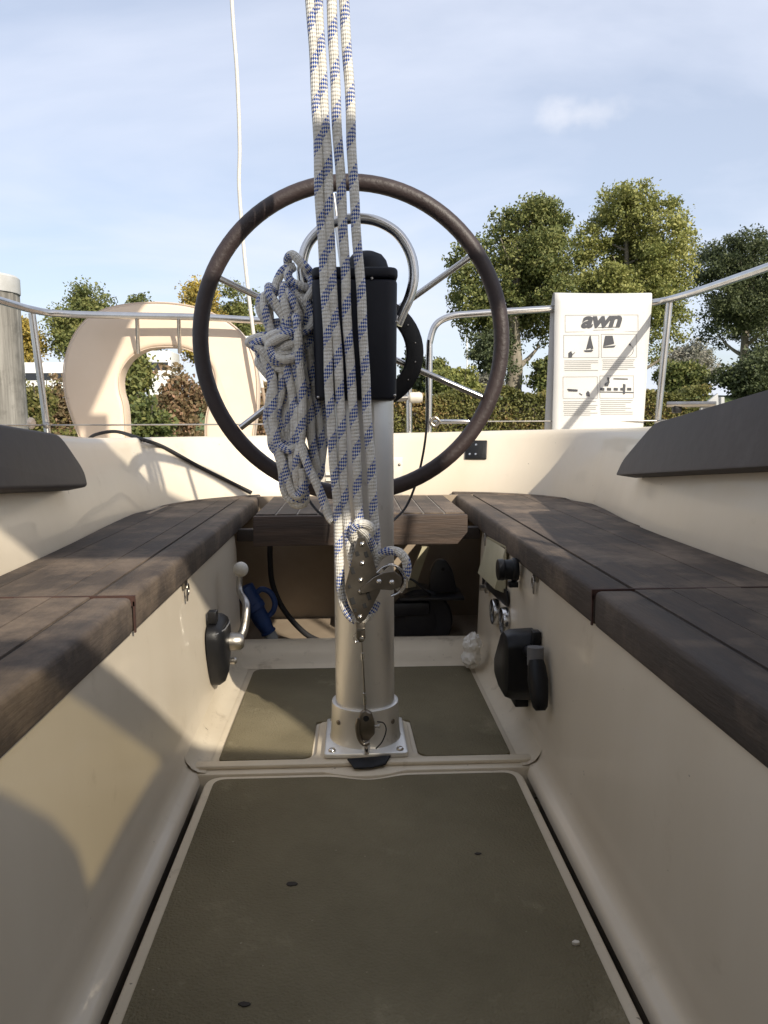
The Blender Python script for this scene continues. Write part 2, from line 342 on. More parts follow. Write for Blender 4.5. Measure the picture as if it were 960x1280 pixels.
# ------------------------------------------------------------------ water, banks
WZ = -.75
def sheet(name, pts, faces, material, kind='structure'):
    o = mk(name, (pts, faces), material, smooth=False); o['kind'] = kind; return o
sheet('water', [(-900,-900,WZ),(900,-900,WZ),(900,900,WZ),(-900,900,WZ)], [(0,1,2,3)], 'water')
prof = [(10.5,-1.6),(11.0,-.35),(11.6,-.25),(26,-.2),(29,.4),(33,1.75),(36,1.95),(900,1.95)]
xs = [-900,-200,-80,-40]+[float(x) for x in np.linspace(-30,30,31)]+[40,80,200,900]
rows = [[(x, y, z+(.06*math.sin(x*1.7+y) if 12 < y < 60 else 0)) for x in xs] for y, z in prof]
o = mk('ground', grid(rows), 'grass'); o['kind'] = 'structure'

# ------------------------------------------------------------------ yacht: hull, coaming, cockpit well
yacht = thing('sailing_yacht', (0, 1.2, -1.2), 'cream fibreglass sailing yacht cockpit with rounded coaming and transom', 'sailboat')
LOW = [(.665,-.45),(.668,.4),(.670,1.2),(.675,1.75),(.715,2.15),(.72,2.33),(.66,2.52),(.52,2.66),(.30,2.73),(0,2.74),(-.25,2.71),(-.42,2.62),(-.56,2.46),(-.63,2.22),(-.635,1.95),(-.615,1.5),(-.608,.9),(-.605,.3),(-.605,-.45)]
UPR = [(.715,-.45,.80),(.722,.4,.765),(.735,1.2,.702),(.745,1.75,.650),(.775,2.15,.634),(.77,2.42,.630),(.70,2.62,.626),(.54,2.74,.622),(.30,2.79,.616),(0,2.80,.611),(-.27,2.78,.608),(-.46,2.71,.607),(-.62,2.56,.607),(-.69,2.3,.61),(-.70,1.97,.618),(-.68,1.5,.645),(-.675,.9,.68),(-.67,.3,.72),(-.67,-.45,.76)]
OUT = [(1.33,-.45),(1.33,.4),(1.31,1.2),(1.29,1.75),(1.27,2.2),(1.25,2.6),(1.21,2.95),(.9,3.06),(.4,3.1),(0,3.1),(-.4,3.1),(-.85,3.06),(-1.2,2.95),(-1.25,2.6),(-1.28,2.2),(-1.30,1.7),(-1.32,1.1),(-1.33,.3),(-1.33,-.45)]
low = crom([(*p, 0) for p in LOW], 6); upr = crom(UPR, 6); outr = crom([(*p, 0) for p in OUT], 6)
rows = []
for a, b, c in zip(low, upr, outr):
    zt = b.z; d = Vector((c.x-b.x, c.y-b.y, 0)).normalized(); e = Vector((b.x-a.x, b.y-a.y, 0))
    P = lambda v, z: Vector((v.x, v.y, z))
    rows.append([P(a,.33), P(a,.40), P(a+e*.42,.40+(zt-.40)*.45), P(a+e*.86, zt-.035), P(a+e*.95, zt-.016), P(Vector((b.x,b.y,0))+d*.006, zt-.004), P(Vector((b.x,b.y,0))+d*.022, zt), P(Vector((b.x,b.y,0))+d*.06, zt-.001),
                 P(Vector((b.x,b.y,0))+d*.085, zt-.008), P(Vector((b.x,b.y,0))+d*.10, zt-.03), P(Vector((b.x,b.y,0))+d*.115, .572), P(c*.97, .562), P(c, .55), P(c*1.004, .5), P(c*.97, 0.0), P(c*.80, -1.15)])
coam = mk('coaming', grid(rows), 'gelcoat', yacht, ang=50)
from mathutils.bvhtree import BVHTree
_cv, _cf = grid(rows); COAM = BVHTree.FromPolygons([Vector(p) for p in _cv], _cf)
def on_coaming(px, py, off=0.0):
    d = ray(px, py).normalized(); h = COAM.ray_cast(EYE, d)
    return h[0]-d*off
# hull and deck further forward, behind the viewer
hs = [(-.45,1.33,.56),(-1.5,1.36,.60),(-3,1.25,.66),(-4.5,.85,.74),(-6,.03,.85)]
rows = [[(-x*.8,y,-1.15),(-x*.97,y,0),(-x,y,z-.02),(-x*.9,y,z),(0,y,z+.03),(x*.9,y,z),(x,y,z-.02),(x*.97,y,0),(x*.8,y,-1.15)] for y, x, z in hs]
mk('foredeck', grid(rows), 'gelcoat', yacht)
cs = [(-.44,1.0,.93),(-1.4,.98,.95),(-2.8,.8,.95),(-3.6,.5,.85)]
rows = [[(-x,y,.45),(-x*.95,y,z-.08),(-x*.85,y,z-.01),(0,y,z+.05),(x*.85,y,z-.01),(x*.95,y,z-.08),(x,y,.45)] for y, x, z in cs]
v, f = grid(rows); f.append((0,1,2,3,4,5,6)); mk('coachroof', (v, f), 'gelcoat', yacht)
mk('bulkhead', box(-.66,.70,-.46,-.445,-.1,.9), 'gelcoat', yacht)
mk('sliding_hatch', zprism(roundpoly([(-.36,-.95),(.24,-.95),(.24,-.40),(-.36,-.40)], .05), .96, 1.03), 'gelcoat', yacht, bevel=.02)
# side walls of the well: bottom gutter, small ledge, cove, wall
for s in (-1, 1):
    pr = [(.3085,-.020),(.3095,-.012),(.312,-.004),(.316,.0),(.324,.004),(.331,.010),(.3355,.022),(.337,.04),(.345,.30),(.352,.372)]
    ys = [-.45]+[float(y) for y in np.linspace(-.2, 2.12, 25)]
    rows = [[(s*(x+.004*max(0,(y-1.3))/.8 ), y, z) for x, z in pr] for y in ys]
    o = mk('well_wall', grid(rows), 'gelcoat', yacht, ang=60)
    mk('gutter', grid([[(s*x, y, z) for x, z in ((.262,-.13),(.30,-.13),(.306,-.11),(.3085,-.0205))] for y in ys[:17]]), 'gutter_shade', yacht, ang=60)
    mk('well_wall_end', prism([(s*.355,2.1205,-.05),(s*.60,2.1205,-.05),(s*.60,2.1205,.37),(s*.356,2.1205,.37)], (0,0,0), (0,.012,0)), 'raw_glass', yacht)
mk('well_bottom', box(-.30,.30,-.45,1.353,-.16,-.131), 'gutter_shade', yacht)
# aft sole with cove along the walls
dip = [(x, 1.352-.020*max(0, 1-(abs(x)/.075)**2.0) if abs(x) < .075 else 1.352) for x in np.linspace(-.337, .337, 61)]
mk('aft_sole', zprism([tuple(p) for p in dip]+[(.339,2.13),(-.339,2.13)], -.15, -.001), 'gelcoat_floor', yacht, bevel=.004)
for s in (-1,1):
    rows = [[(s*.299,y,.0005),(s*.312,y,.002),(s*.324,y,.009),(s*.334,y,.022),(s*.341,y,.045)] for y in np.linspace(1.356,2.12,12)]
    mk('cove', grid(rows), 'gelcoat_floor', yacht, ang=80)
mk('mast_pad', zprism(roundpoly([(-.335,1.368),(.335,1.368),(.335,1.392),(.112,1.392),(.095,1.41),(.094,1.575),(-.094,1.575),(-.095,1.41),(-.112,1.392),(-.335,1.392)], [.004,.004,.004,.012,.01,.02,.02,.01,.012,.004]), -.001, .0075), 'gelcoat_floor', yacht, bevel=.003)
rows = [[(x,1.955,0),(x,1.968,.006),(x,1.985,.008),(x,2.03,.011),(x,2.045,.02),(x,2.06,.033),(x,2.085,.037),(x,2.115,.036),(x,2.118,-.05)] for x in np.linspace(-.34,.34,18)]
mk('sill', grid(rows), 'gelcoat_floor', yacht, ang=70)
for nm, pl in (('left', [(-.283,1.402),(-.118,1.402),(-.104,1.416),(-.102,1.583),(-.006,1.583),(-.006,1.945),(-.283,1.945)]), ('right', [(.288,1.402),(.122,1.402),(.106,1.418),(.102,1.583),(.006,1.583),(.006,1.945),(.288,1.945)])):
    mk('non_slip_panel', zprism(roundpoly(pl, [.012,.018,.01,.012,.004,.004,.03]), -.002, .0035), 'non_slip', yacht, bevel=.001)
# locker recess under the helm bench
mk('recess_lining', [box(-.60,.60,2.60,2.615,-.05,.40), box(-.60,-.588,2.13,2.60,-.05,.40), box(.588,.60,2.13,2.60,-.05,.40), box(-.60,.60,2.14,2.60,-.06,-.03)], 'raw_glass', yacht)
mk('recess_brace', prism([PY(518,735,2.40), PY(506,735,2.40), PY(527,684,2.40), PY(536,684,2.40)], (0,0,0), (0,.02,0)), 'cream_plastic', yacht)
# floor hatch in front of the pole
hatch = thing('floor_hatch', (0,.8,0), 'long cockpit floor hatch with cream rim and olive non-slip panel', 'hatch')
def hatch_poly(inset, dipd):
    x = .2925-inset; y1 = 1.341-inset; y0 = .05+inset; pts = []
    base = roundpoly([(-x,y0),(x,y0),(x,y1),(-x,y1)], max(.012,.034-inset*.6), 6)
    o = []
    for i, p in enumerate(base):
        o.append(p); q = base[(i+1)%len(base)]
        if abs(p[1]-y1) < 1e-6 and abs(q[1]-y1) < 1e-6 and p[0]-q[0] > .2:
            for xx in np.linspace(.085,-.075,17): 
                t = (xx-.005)/.08; o.append((float(xx), y1-dipd*(math.cos(t*math.pi)*.5+.5)))
    return o
mk('rim', zprism(hatch_poly(0,.020), -.045, 0.0), 'gelcoat_floor', hatch, bevel=.004, seg=3)
mk('non_slip_panel', zprism(hatch_poly(.0165,.016), -.002, .0032), 'non_slip', hatch, bevel=.001)

# ------------------------------------------------------------------ wooden cockpit seats
def lowx(side):
    pts = [p for p in low if (p.x > 0.0) == (side > 0)]
    return sorted([(abs(p.x), p.y) for p in pts], key=lambda q: q[1])
def seat(side, label):
    pts = lowx(side); ysA = [p[1] for p in pts]; xsA = [p[0] for p in pts]
    xo = lambda y: float(np.interp(y, ysA, xsA))-.004
    k = int(np.argmax(xsA)); tail = sorted(pts[k:], key=lambda q: q[0])
    yend = lambda x: float(np.interp(x, [q[0] for q in tail], [q[1] for q in tail]))-.006
    xmax = max(xsA)-.004
    root = thing('cockpit_seat', (side*.5, 1.2, .34), label, 'seat', None)
    edges = [.342,.404]
    while edges[-1] < xmax-.02: edges.append(edges[-1]+.0545)
    edges[-1] = xmax+.01
    j0, j1 = 1.094, 1.0995
    def y2(x): return yend(min(x, xmax-.001))-.055
    for (ya, yb) in ((-.44, j0), (j1, None)):
        for i in range(len(edges)-1):
            a = edges[i]+.0003; b = edges[i+1]-.0003
            e0 = ya; fin = (lambda x: yb+.006*(x-.34)) if yb else y2
            st = (lambda x: ya+(.006*(x-.34) if yb is None else 0))
            N_ = 26; inner = [(a, st(a)), (a, fin(a))]
            outer = []
            for t in np.linspace(0, 1, N_):
                bb = b; y = st(b)+(fin(min(b, xmax-.002))-st(b))*float(t); outer.append((min(bb, xo(y)), y))
            if max(q[0] for q in outer) <= a+.004: continue
            outer = [(max(q[0], a+.0005), q[1]) for q in outer]
            poly = [(side*x, y) for x, y in inner+outer[::-1]]
            z0 = .343 if i == 0 else .372
            mk('plank', zprism(poly, z0, .400+random.uniform(-.0006,.0006)), 'teak', root, bevel=.009 if i == 0 else .0004, seg=3 if i == 0 else 1)
    # trim board along the curved aft end
    xs_ = np.linspace(.342, xmax-.03, 22)
    poly = [(side*float(x), yend(float(x))-.0525) for x in xs_]+[(side*float(x), yend(float(x))) for x in xs_[::-1]]
    mk('end_board', zprism(poly, .345, .4025), 'teak', root, bevel=.006)
    # dark bed under the planks and the sealed joint
    poly = [(side*.36,-.43)]+[(side*(xo(float(y))-.002), float(y)) for y in np.linspace(-.43, y2(xmax-.02), 30)]+[(side*.36, y2(.36)-.005)]
    mk('bed', zprism(poly, .36, .3965), 'seam', root)
    mk('sealed_joint', [box(*sorted((side*.3395, side*(xo(j0)-.004))), j0+.0002, j1-.0002, .385, .4005), box(*sorted((side*.3400, side*.3425)), j0+.0002, j1-.0002, .345, .392)], 'sealant', root)
    return root
seat(-1, 'weathered teak cockpit seat along the wall with the chrome lever')
seat(1, 'weathered teak cockpit seat above the gauges and black grip handle')
# helm bench
bench = thing('helm_bench', (0,2.3,.31), 'short teak helm bench with pale caulk lines behind the pole', 'bench')
bx0, bx1 = -.292, .300; nb = 10; wd = (bx1-bx0)/nb
for i in range(nb):
    x0 = bx0+i*wd+.0024; x1 = bx0+(i+1)*wd-.0024
    ye = 2.60+.03*math.cos((i-nb/2)/nb*2)
    mk('plank', box(x0, x1, 2.098, ye, .378, .3995+random.uniform(-.0005,.0005)), 'teak', bench, bevel=.0012, seg=1)
mk('caulking', box(bx0+.003, bx1-.003, 2.10, 2.595, .374, .3975), 'caulk', bench)
mk('front_board', prism([(p[0], 2.094, p[1]) for p in roundpoly([(-.294,.312),(.275,.312),(.303,.345),(.303,.3955),(-.294,.3955)], .004)], (0,0,0), (0,-.02,0)), 'teak_cross', bench, bevel=.002)
mk('crossbeam', box(-.348,.348,2.125,2.16,.318,.352), 'teak_dark', bench, bevel=.003)

# ------------------------------------------------------------------ backrest cushions on the coaming
def cushion(c, label):
    # c: four corners on the coaming wall side (near-bottom, far-bottom, far-top, near-top) with inward normal
    nb_, fb, ft, nt_ = [Vector(p) for p in c]
    nrm = (fb-nb_).cross(nt_-nb_).normalized()
    if nrm.x*nb_.x > 0: nrm = -nrm
    pts2 = [(0,0),(1,0),(1,1),(0,1)]; Lu = (fb-nb_).length; Lv = (ft-fb).length
    q2 = roundpoly([(0,0),(Lu,0),(Lu+.035,Lv*.34),(Lu,Lv),(0,Lv)], [.02,.012,.03,.03,.03], 5)
    P3 = []
    for a_, b_ in q2:
        u, v = a_/Lu, b_/Lv; P3.append((nb_*(1-u)+fb*u)*(1-v)+(nt_*(1-u)+ft*u)*v)
    o = mk('backrest_cushion', prism(P3, (0,0,0), nrm*.048), 'vinyl', bevel=.011, seg=4, ang=50)
    return tag(o, label, 'cushion')
def cl(px, py, x): return PX(px, py, x)
def corner_set(side):
    if side < 0:
        a = cl(105,612,-.605); b = cl(70,546,-.628); c0 = cl(0,535,-.626); c1 = cl(0,617,-.602)
    else:
        a = cl(774,599,.668); b = cl(822,535,.690); c0 = cl(960,497,.688); c1 = cl(960,591,.664)
    ext = lambda p, q, y: p+(q-p)*((y-p.y)/(q.y-p.y))
    nb_ = ext(a, c1, .35); nt_ = ext(b, c0, .35)
    off = Vector((side*.038, 0, 0))
    return [nb_+off, a+off, b+off, nt_+off]
cushion(corner_set(-1), 'dark grey backrest cushion on the coaming beside the lifebuoy')
cushion(corner_set(1), 'dark grey backrest cushion on the coaming beside the printed sheet')

# ------------------------------------------------------------------ steering pedestal
px0, py0 = .003, 1.475
ped = thing('steering_pedestal', (px0,py0,.0075), 'aluminium pole pedestal with black binnacle box and square base plate', 'pedestal')
mk('base_plate', zprism(roundpoly([(px0-.082,1.386),(px0+.082,1.386),(px0+.081,1.565),(px0-.081,1.565)], .008), .0078, .018), 'alloy', ped, bevel=.003)
mk('collar', lathe([(.060,.016),(.0725,.018),(.0705,.026),(.069,.045),(.068,.085),(.0672,.092),(.0632,.0935),(.0598,.093)], 40, (px0,py0,0)), 'alloy', ped)
mk('pole', lathe([(.0595,.02),(.0595,.70),(.052,.705)], 48, (px0,py0,0)), 'alloy', ped)
for sx in (-1,1):
    for y in (1.400,1.551):
        b = mk('bolt', lathe([(.0075,.0178),(.0075,.020),(.0058,.0225),(.003,.0232),(0,.0232)], 14, (px0+sx*.066,y,0)), 'steel', ped)
    mk('screw', lathe([(.005,0),(.005,.002),(.003,.003),(0,.003)], 12, (px0+sx*.0535,py0-.0425,.062), (sx*.79,-.61,0)), 'bronze_steel', ped)
mk('track', box(px0+.012,px0+.02,py0-.0615,py0-.056,.45,.69), 'alloy', ped)
mk('plug', lathe([(.006,0),(.005,.003),(0,.004)], 14, (px0+.009,py0-.0598,.628), (.1,-1,0)), 'black_plastic', ped)
by0 = 1.372
boxp = roundpoly([(-.088,by0),(.066,by0),(.064,1.56),(-.086,1.56)], .022)
V0, F0 = zprism(boxp, .692, .905)
V0 = [Vector((p[0]*(1.0 if p[2] > .8 else .965)+(-.0005), p[1], p[2])) for p in V0]
bb = mk('binnacle_box', (V0, F0), 'navy_plastic', ped, bevel=.006, seg=3)
mk('lid', zprism(roundpoly([(-.0885,by0-.0006),(.0665,by0-.0006),(.0645,1.5606),(-.0865,1.5606)], .022), .9065, .926), 'navy_plastic', bb, bevel=.006, seg=3)
mk('compass', lathe([(.040,.92),(.040,.935),(.036,.948),(.028,.958),(.014,.964),(0,.9655)], 30, (.012,1.435,0)), 'navy_plastic', ped)
for x, z in ((-.083,.697),(.062,.70),(.066,.83),(.02,.905)):
    mk('rivet', lathe([(.0028,0),(.0022,.0018),(0,.0024)], 10, (x*.95,by0-.0005,z), (0,-1,0)), 'steel', bb)
gp = [PY(x,y,1.455) for x, y in ((398,425),(389,398),(381,365),(378,335),(385,306),(404,285),(428,275),(452,273),(476,278),(499,293),(514,318),(518,345),(513,370),(504,390),(497,406))]
mk('guard_rail', tube(crom(gp, 5), .0098, 14), 'steel', ped)
e = PY(494,408,1.452); mk('guard_foot', obox(e, (1,0,0), (0,1,0), (0,0,1), .003, .011, .022), 'steel', ped, bevel=.002)
mk('dark_wedge', prism([PZ(432,950,.012), PZ(487,946,.012), PZ(480,957,.004), PZ(462,961,.003), PZ(441,962,.003)], (0,0,0), (0,0,.004)), 'black_plastic', ped, bevel=.001, seg=1)  # thin dark wedge in front of the base plate
# black ring behind the box
rc = PY(460,441,1.585)
mk('clutch_ring', lathe([(.083,-.006),(.112,-.006),(.116,-.003),(.116,.006),(.112,.010),(.083,.010),(.080,.004),(.080,-.003),(.083,-.006)], 48, rc, (0,1,0), False), 'black_plastic', ped)
for k in range(16):
    a = k*math.pi/8+.2; q = rc+Vector((math.cos(a)*.1, -.006, math.sin(a)*.1))
    mk('ring_stud', lathe([(.0022,0),(.0016,.0016),(0,.002)], 8, q, (0,-1,0)), 'steel', ped)
mk('wheel_shaft', lathe([(.022,0),(.022,.14)], 20, (-.016,1.53,.823), (0,1,0)), 'steel', ped)
eye_pts = [(.006,1.401,.016),(.006,1.400,.040),(.005,1.395,.056),(.004,1.386,.060),(.003,1.379,.052),(.003,1.378,.034),(.004,1.384,.022),(.006,1.392,.017)]
mk('eye', tube(crom(eye_pts,5), .0048, 12), 'steel', ped)

# ------------------------------------------------------------------ steering wheel
wc = Vector((-.016,1.62,.822))
ring = [wc+Vector((math.cos(a)*.3175, 0, math.sin(a)*.3215)) for a in np.linspace(0, 2*math.pi, 97)[:-1]]
wh = mk('steering_wheel', tube(ring, .0168, 18, closed=True), 'leather', ped); wh['label'] = 'large dark leather covered steering wheel with steel spokes'
mk('hub', lathe([(.03,-.03),(.045,-.02),(.045,.02),(.03,.03)], 30, wc, (0,1,0)), 'steel', wh)
for k in range(6):
    a = R(35+60*k+(2 if k%2 else 0)); d = Vector((math.cos(a),0,math.sin(a)))
    mk('spoke', tube([wc+d*.03, wc+d*.30], .0066, 12), 'steel', wh)

# ------------------------------------------------------------------ mainsheet ropes and block
def P2(lst, y): return [PY(p[0], p[1], p[2] if len(p) > 2 else y) for p in lst]
falls = [
 P2([(378,-330,1.30),(391,0,1.318),(398,160),(405,320,1.335),(413,500,1.345),(420,620,1.352),(423,690,1.354),(425,735,1.353),(430,758,1.347),(440,772,1.342),(452,775,1.34),(464,765,1.347),(470,752,1.356)], 1.328),
 P2([(387,-330,1.30),(400.5,0,1.318),(408,160),(415,320,1.335),(425,500,1.345),(431,620,1.352),(436,680,1.352),(442,712,1.352)], 1.328),
 P2([(402,-330,1.30),(416,0,1.318),(424,160),(431,320,1.335),(441,500,1.345),(447,620,1.348),(450,655,1.345)], 1.328),
 P2([(417,-330,1.30),(432,0,1.318),(440.5,160),(448.5,320,1.335),(459,500,1.345),(465,620,1.352),(468,665,1.356),(469,700,1.356)], 1.328)]
sheet_r = .0083
ms_ = ropes('mainsheet', [[q+Vector((.0011*math.sin(q.z*17+k*1.9)+.0007*math.sin(q.z*41+k), 0, 0)) for q in crom(p, 10)] for k, p in enumerate(falls)]+[
   crom(P2([(466,706,1.356),(474,695,1.352),(484,689,1.345),(497,690,1.338),(506,700,1.334),(508,714,1.334),(503,728,1.336),(497,738,1.338)], 1.34), 8),
   crom(P2([(443,676,1.345),(441,664,1.338),(446,656,1.332),(456,655,1.33),(463,660,1.334),(462,670,1.34),(455,674,1.345)], 1.33), 8),
   crom(P2([(446,650,1.344),(450,660,1.336),(458,668,1.336),(464,680,1.345),(468,694,1.352)], 1.33), 8)], sheet_r)
tag(ms_, 'four part mainsheet rope with blue flecks running up past the binnacle', 'rope')
blk = thing('mainsheet_block', tuple(PY(450,810,1.34)), 'diamond shaped metal fiddle block with cam cleat on the mainsheet', 'pulley block')
plate = [(446,672),(456,672),(463,690),(476,733),(474,740),(456,774),(450,779),(444,775),(431,742),(430,734),(442,690)]
for dy, nm in ((1.322,'f'),(1.344,'b')):
    pp = P2(plate, dy); mk('cheek_plate', prism(pp, (0,0,0), (0,.0028,0)), 'bronze_steel', blk, bevel=.0008, seg=1)
for x, y in ((452,680),(452,704),(450,739),(449,771),(450,725)):
    mk('rivet', lathe([(.0048,0),(.0044,.0014),(.003,.003),(0,.0038)], 14, PY(x,y,1.3215), (0,-1,0)), 'steel', blk)
for x, y, dx, dz in ((446,692,.003,.004),(457,693,.003,.005),(440,713,.003,.006),(436,733,.002,.003),(440,751,.0035,.006),(460,745,.003,.007),(455,757,.003,.004),(443,763,.0025,.003)):
    mk('slot', obox(PY(x,y,1.3215), (1,0,.3), (0,1,0), (-.3,0,1), dx, .0009, dz), 'dark_hole', blk)
mk('sheave', lathe([(.012,0),(.009,.006),(.012,.012)], 24, PY(452,700,1.328), (0,1,0)), 'black_plastic', blk)
mk('sheave', lathe([(.018,0),(.014,.006),(.018,.012)], 28, PY(452,742,1.328), (0,1,0)), 'black_plastic', blk)
arm = [(452,742),(448,737),(466,722),(478,716),(492,714),(502,722),(500,734),(488,738),(474,737)]
mk('cam_arm', prism(P2(arm,1.314), (0,0,0), (0,.0025,0)), 'bronze_steel', blk, bevel=.0007, seg=1)
mk('cam_arm', prism(P2(arm,1.334), (0,0,0), (0,.0025,0)), 'bronze_steel', blk, bevel=.0007, seg=1)
for x, y in ((473,727),(489,728)):
    mk('cam_jaw', lathe([(.012,0),(.0125,.004),(.0105,.006),(.0125,.012),(.012,.016)], 18, PY(x,y,1.317), (0,1,0)), 'black_plastic', blk)
    mk('rivet', lathe([(.0055,0),(.005,.002),(.003,.004),(0,.0045)], 14, PY(x,y,1.3138), (0,-1,0)), 'steel', blk)
mk('fairlead', tube(crom(P2([(478,712),(488,705),(498,712),(503,726),(498,740),(488,745)],1.325), 6), .0022, 8), 'steel', blk)
mk('fairlead', tube(crom(P2([(470,716),(480,708),(496,708),(507,722),(508,735)],1.318), 6), .0016, 8), 'steel', blk)
mk('shackle', prism(P2([(444,777),(455,777),(456,797),(453,803),(447,803),(444,797)],1.332), (0,0,0), (0,.014,0)), 'bronze_steel', blk, bevel=.002)
mk('shackle_pin', lathe([(.005,0),(.0045,.003),(0,.004)], 12, PY(451,798,1.3315), (0,-1,0)), 'steel', blk)
mk('shackle_band', box(*[c for c in (PY(444.5,787,1.331).x, PY(455,787,1.331).x)], 1.3305, 1.3325, PY(450,788,1.331).z, PY(450,785.5,1.331).z), 'steel', blk)
mk('split_ring', tube(crom(P2([(444,790),(441,796),(443,802),(447,801)],1.332), 6), .0009, 6), 'steel', blk)
# wire strop and snap shackle between block and base eye
st = thing('wire_strop', tuple(PY(458,930,1.38)), 'thin wire strop with snap shackle tying the block to the base', 'wire')
mk('wire', tube([PY(451,803,1.34), PY(452,820,1.343), PY(454.5,868,1.372), PY(455,890,1.378)], .0017, 8), 'steel_dull', st)
mk('ferrule', tube([PY(452,816,1.342), PY(452,824,1.343)], .0034, 10), 'steel', st)
mk('ferrule', tube([PY(454,866,1.371), PY(454.8,880,1.376)], .0034, 10), 'steel', st)
sp_ = [(449,892),(455,888),(463,892),(467,905),(467,918),(460,926),(450,926),(445,915),(445,902)]
mk('snap_shackle', prism(P2(sp_,1.372), (0,0,0), (0,.014,0)), 'bronze_steel', st, bevel=.003)
mk('shackle_hole', lathe([(.0055,0),(.0055,.0012)], 16, PY(456,898,1.3712), (0,-1,0)), 'dark_hole', st)
mk('shackle_jaw', tube(crom(P2([(447,898),(445,908),(447,922),(453,930),(460,928)],1.370), 5), .0042, 10), 'bronze_steel', st)
mk('shackle_button', lathe([(.003,0),(.003,.008),(.0045,.008),(.0045,.011),(0,.012)], 12, PY(466,908,1.379), (1,0,.05)), 'steel', st)
mk('pull_cord', tube(crom(P2([(470,902,1.385),(478,904,1.388),(481,913,1.387),(476,927,1.385),(468,936,1.385)],1.385), 6), .0013, 6), 'cord_black', st)
# coiled tail hanging from the guard rail
hank = [
 [(361,331,1.452),(361,322,1.440),(367,318,1.43),(376,327,1.425),(384,335,1.425),(388,341,1.435),(386,347,1.455)],
 [(369,333,1.445),(357,336,1.44),(350,345,1.438),(345,358,1.436),(343,368,1.438)],
 [(386,340,1.44),(391,350,1.43),(392,361,1.425),(387,370,1.42),(384,377,1.418),(389,388,1.42),(391,399,1.42),(389,408,1.415),(381,414,1.41),(374,418,1.415)],
 [(385,359,1.435),(377,357,1.43),(367,353,1.428),(361,346,1.43),(362,338,1.436),(367,334,1.445)],
 [(344,364,1.43),(337,361,1.418),(338,368,1.41),(345,378,1.41),(353,391,1.41),(357,404,1.41),(355,416,1.415),(351,428,1.42)],
 [(340,380,1.425),(333,369,1.43),(331,374,1.425),(332,388,1.42),(336,402,1.42),(341,420,1.425),(343,436,1.425)],
 [(362,372,1.44),(357,358,1.425),(354,368,1.412),(357,382,1.405),(361,397,1.405),(360,412,1.408),(356,424,1.41)],
 [(356,362,1.42),(365,372,1.41),(370,384,1.408),(374,396,1.41),(372,412,1.412)],
 [(364,358,1.435),(372,370,1.428),(381,380,1.425),(385,394,1.425),(382,412,1.43),(380,430,1.43)],
 [(347,398,1.435),(349,415,1.435),(347,432,1.435)],
 [(370,396,1.402),(372,402,1.393),(373.5,425,1.388),(375,455,1.388),(379,488,1.388),(378,520,1.388),(375,552,1.388),(370,585,1.392),(372,604,1.398),(375,612,1.402)],
 [(345,428,1.415),(333,424,1.41),(321,428,1.41),(319,433,1.41),(327,437,1.408),(334,444,1.405),(342,451,1.40),(352,452,1.395)],
 [(370,414,1.404),(358,418,1.395),(346,424,1.39),(337,430,1.39),(338,438,1.392),(345,446,1.39),(356,449,1.388),(368,446,1.395),(378,438,1.41)],
 [(371,428,1.40),(358,432,1.40),(350,438,1.404),(346,440,1.41)],
 [(330,440,1.42),(331,448,1.41),(335,458,1.405),(341,472,1.403),(342,498,1.402),(341,522,1.402),(346,550,1.402),(354,580,1.402),(361,604,1.402),(367,618,1.40),(375,618,1.395),(379,606,1.392),(377,585,1.392)],
 [(350,448,1.415),(353,465,1.41),(352,488,1.408),(347,508,1.408),(343,528,1.408),(344,548,1.406),(352,558,1.40),(362,562,1.396),(370,556,1.40)],
 [(356,450,1.405),(361,470,1.40),(366,495,1.40),(368,525,1.40),(367,550,1.40),(365,575,1.402),(368,592,1.404)],
 [(364,452,1.42),(363,480,1.42),(358,505,1.42),(356,530,1.42),(352,548,1.42)],
 [(378,450,1.41),(383,485,1.408),(388,515,1.405),(389,545,1.405),(393,570,1.406),(396,586,1.41),(392,594,1.41),(386,588,1.41),(378,566,1.41),(372,545,1.408)],
 [(390,415,1.435),(388,440,1.425),(392,470,1.42),(396,505,1.418),(400,540,1.418),(402,565,1.418),(399,585,1.415),(394,593,1.41)],
 [(372,505,1.398),(372,535,1.39),(378,562,1.385),(386,585,1.38),(396,606,1.375),(404,626,1.37),(410,643,1.365),(416,652,1.36)],
 [(382,470,1.425),(386,500,1.425),(391,530,1.425),(394,555,1.425)]]
extra = []
for qi, (dx, dy_, dd) in ((10,(5,6,.018)),(14,(6,-10,.016)),(14,(-2,-22,.02)),(15,(-4,8,.018)),(16,(7,4,.02)),(18,(-5,-12,.02)),(19,(-5,6,.014)),(4,(4,6,.018)),(5,(5,-2,.02)),(8,(-4,8,.016)),(17,(9,6,.01)),(11,(6,9,.016)),(12,(3,12,.016)),(7,(6,14,.02))):
    extra.append([(p[0]-dx*.7+3*math.cos(k*1.7+qi), p[1]-dy_*.5, p[2]+dd*.6+.004) for k, p in enumerate(hank[qi])]); extra.append([(p[0]+dx*(.4+.6*math.sin(k*1.1+qi)), p[1]+dy_, p[2]+dd) for k, p in enumerate(hank[qi])])
hk = ropes('rope_coil', [crom(P2(h, 1.41), 8) for h in hank+extra], .0082)
tag(hk, 'tangled hank of blue flecked rope hung beside the binnacle box', 'rope')

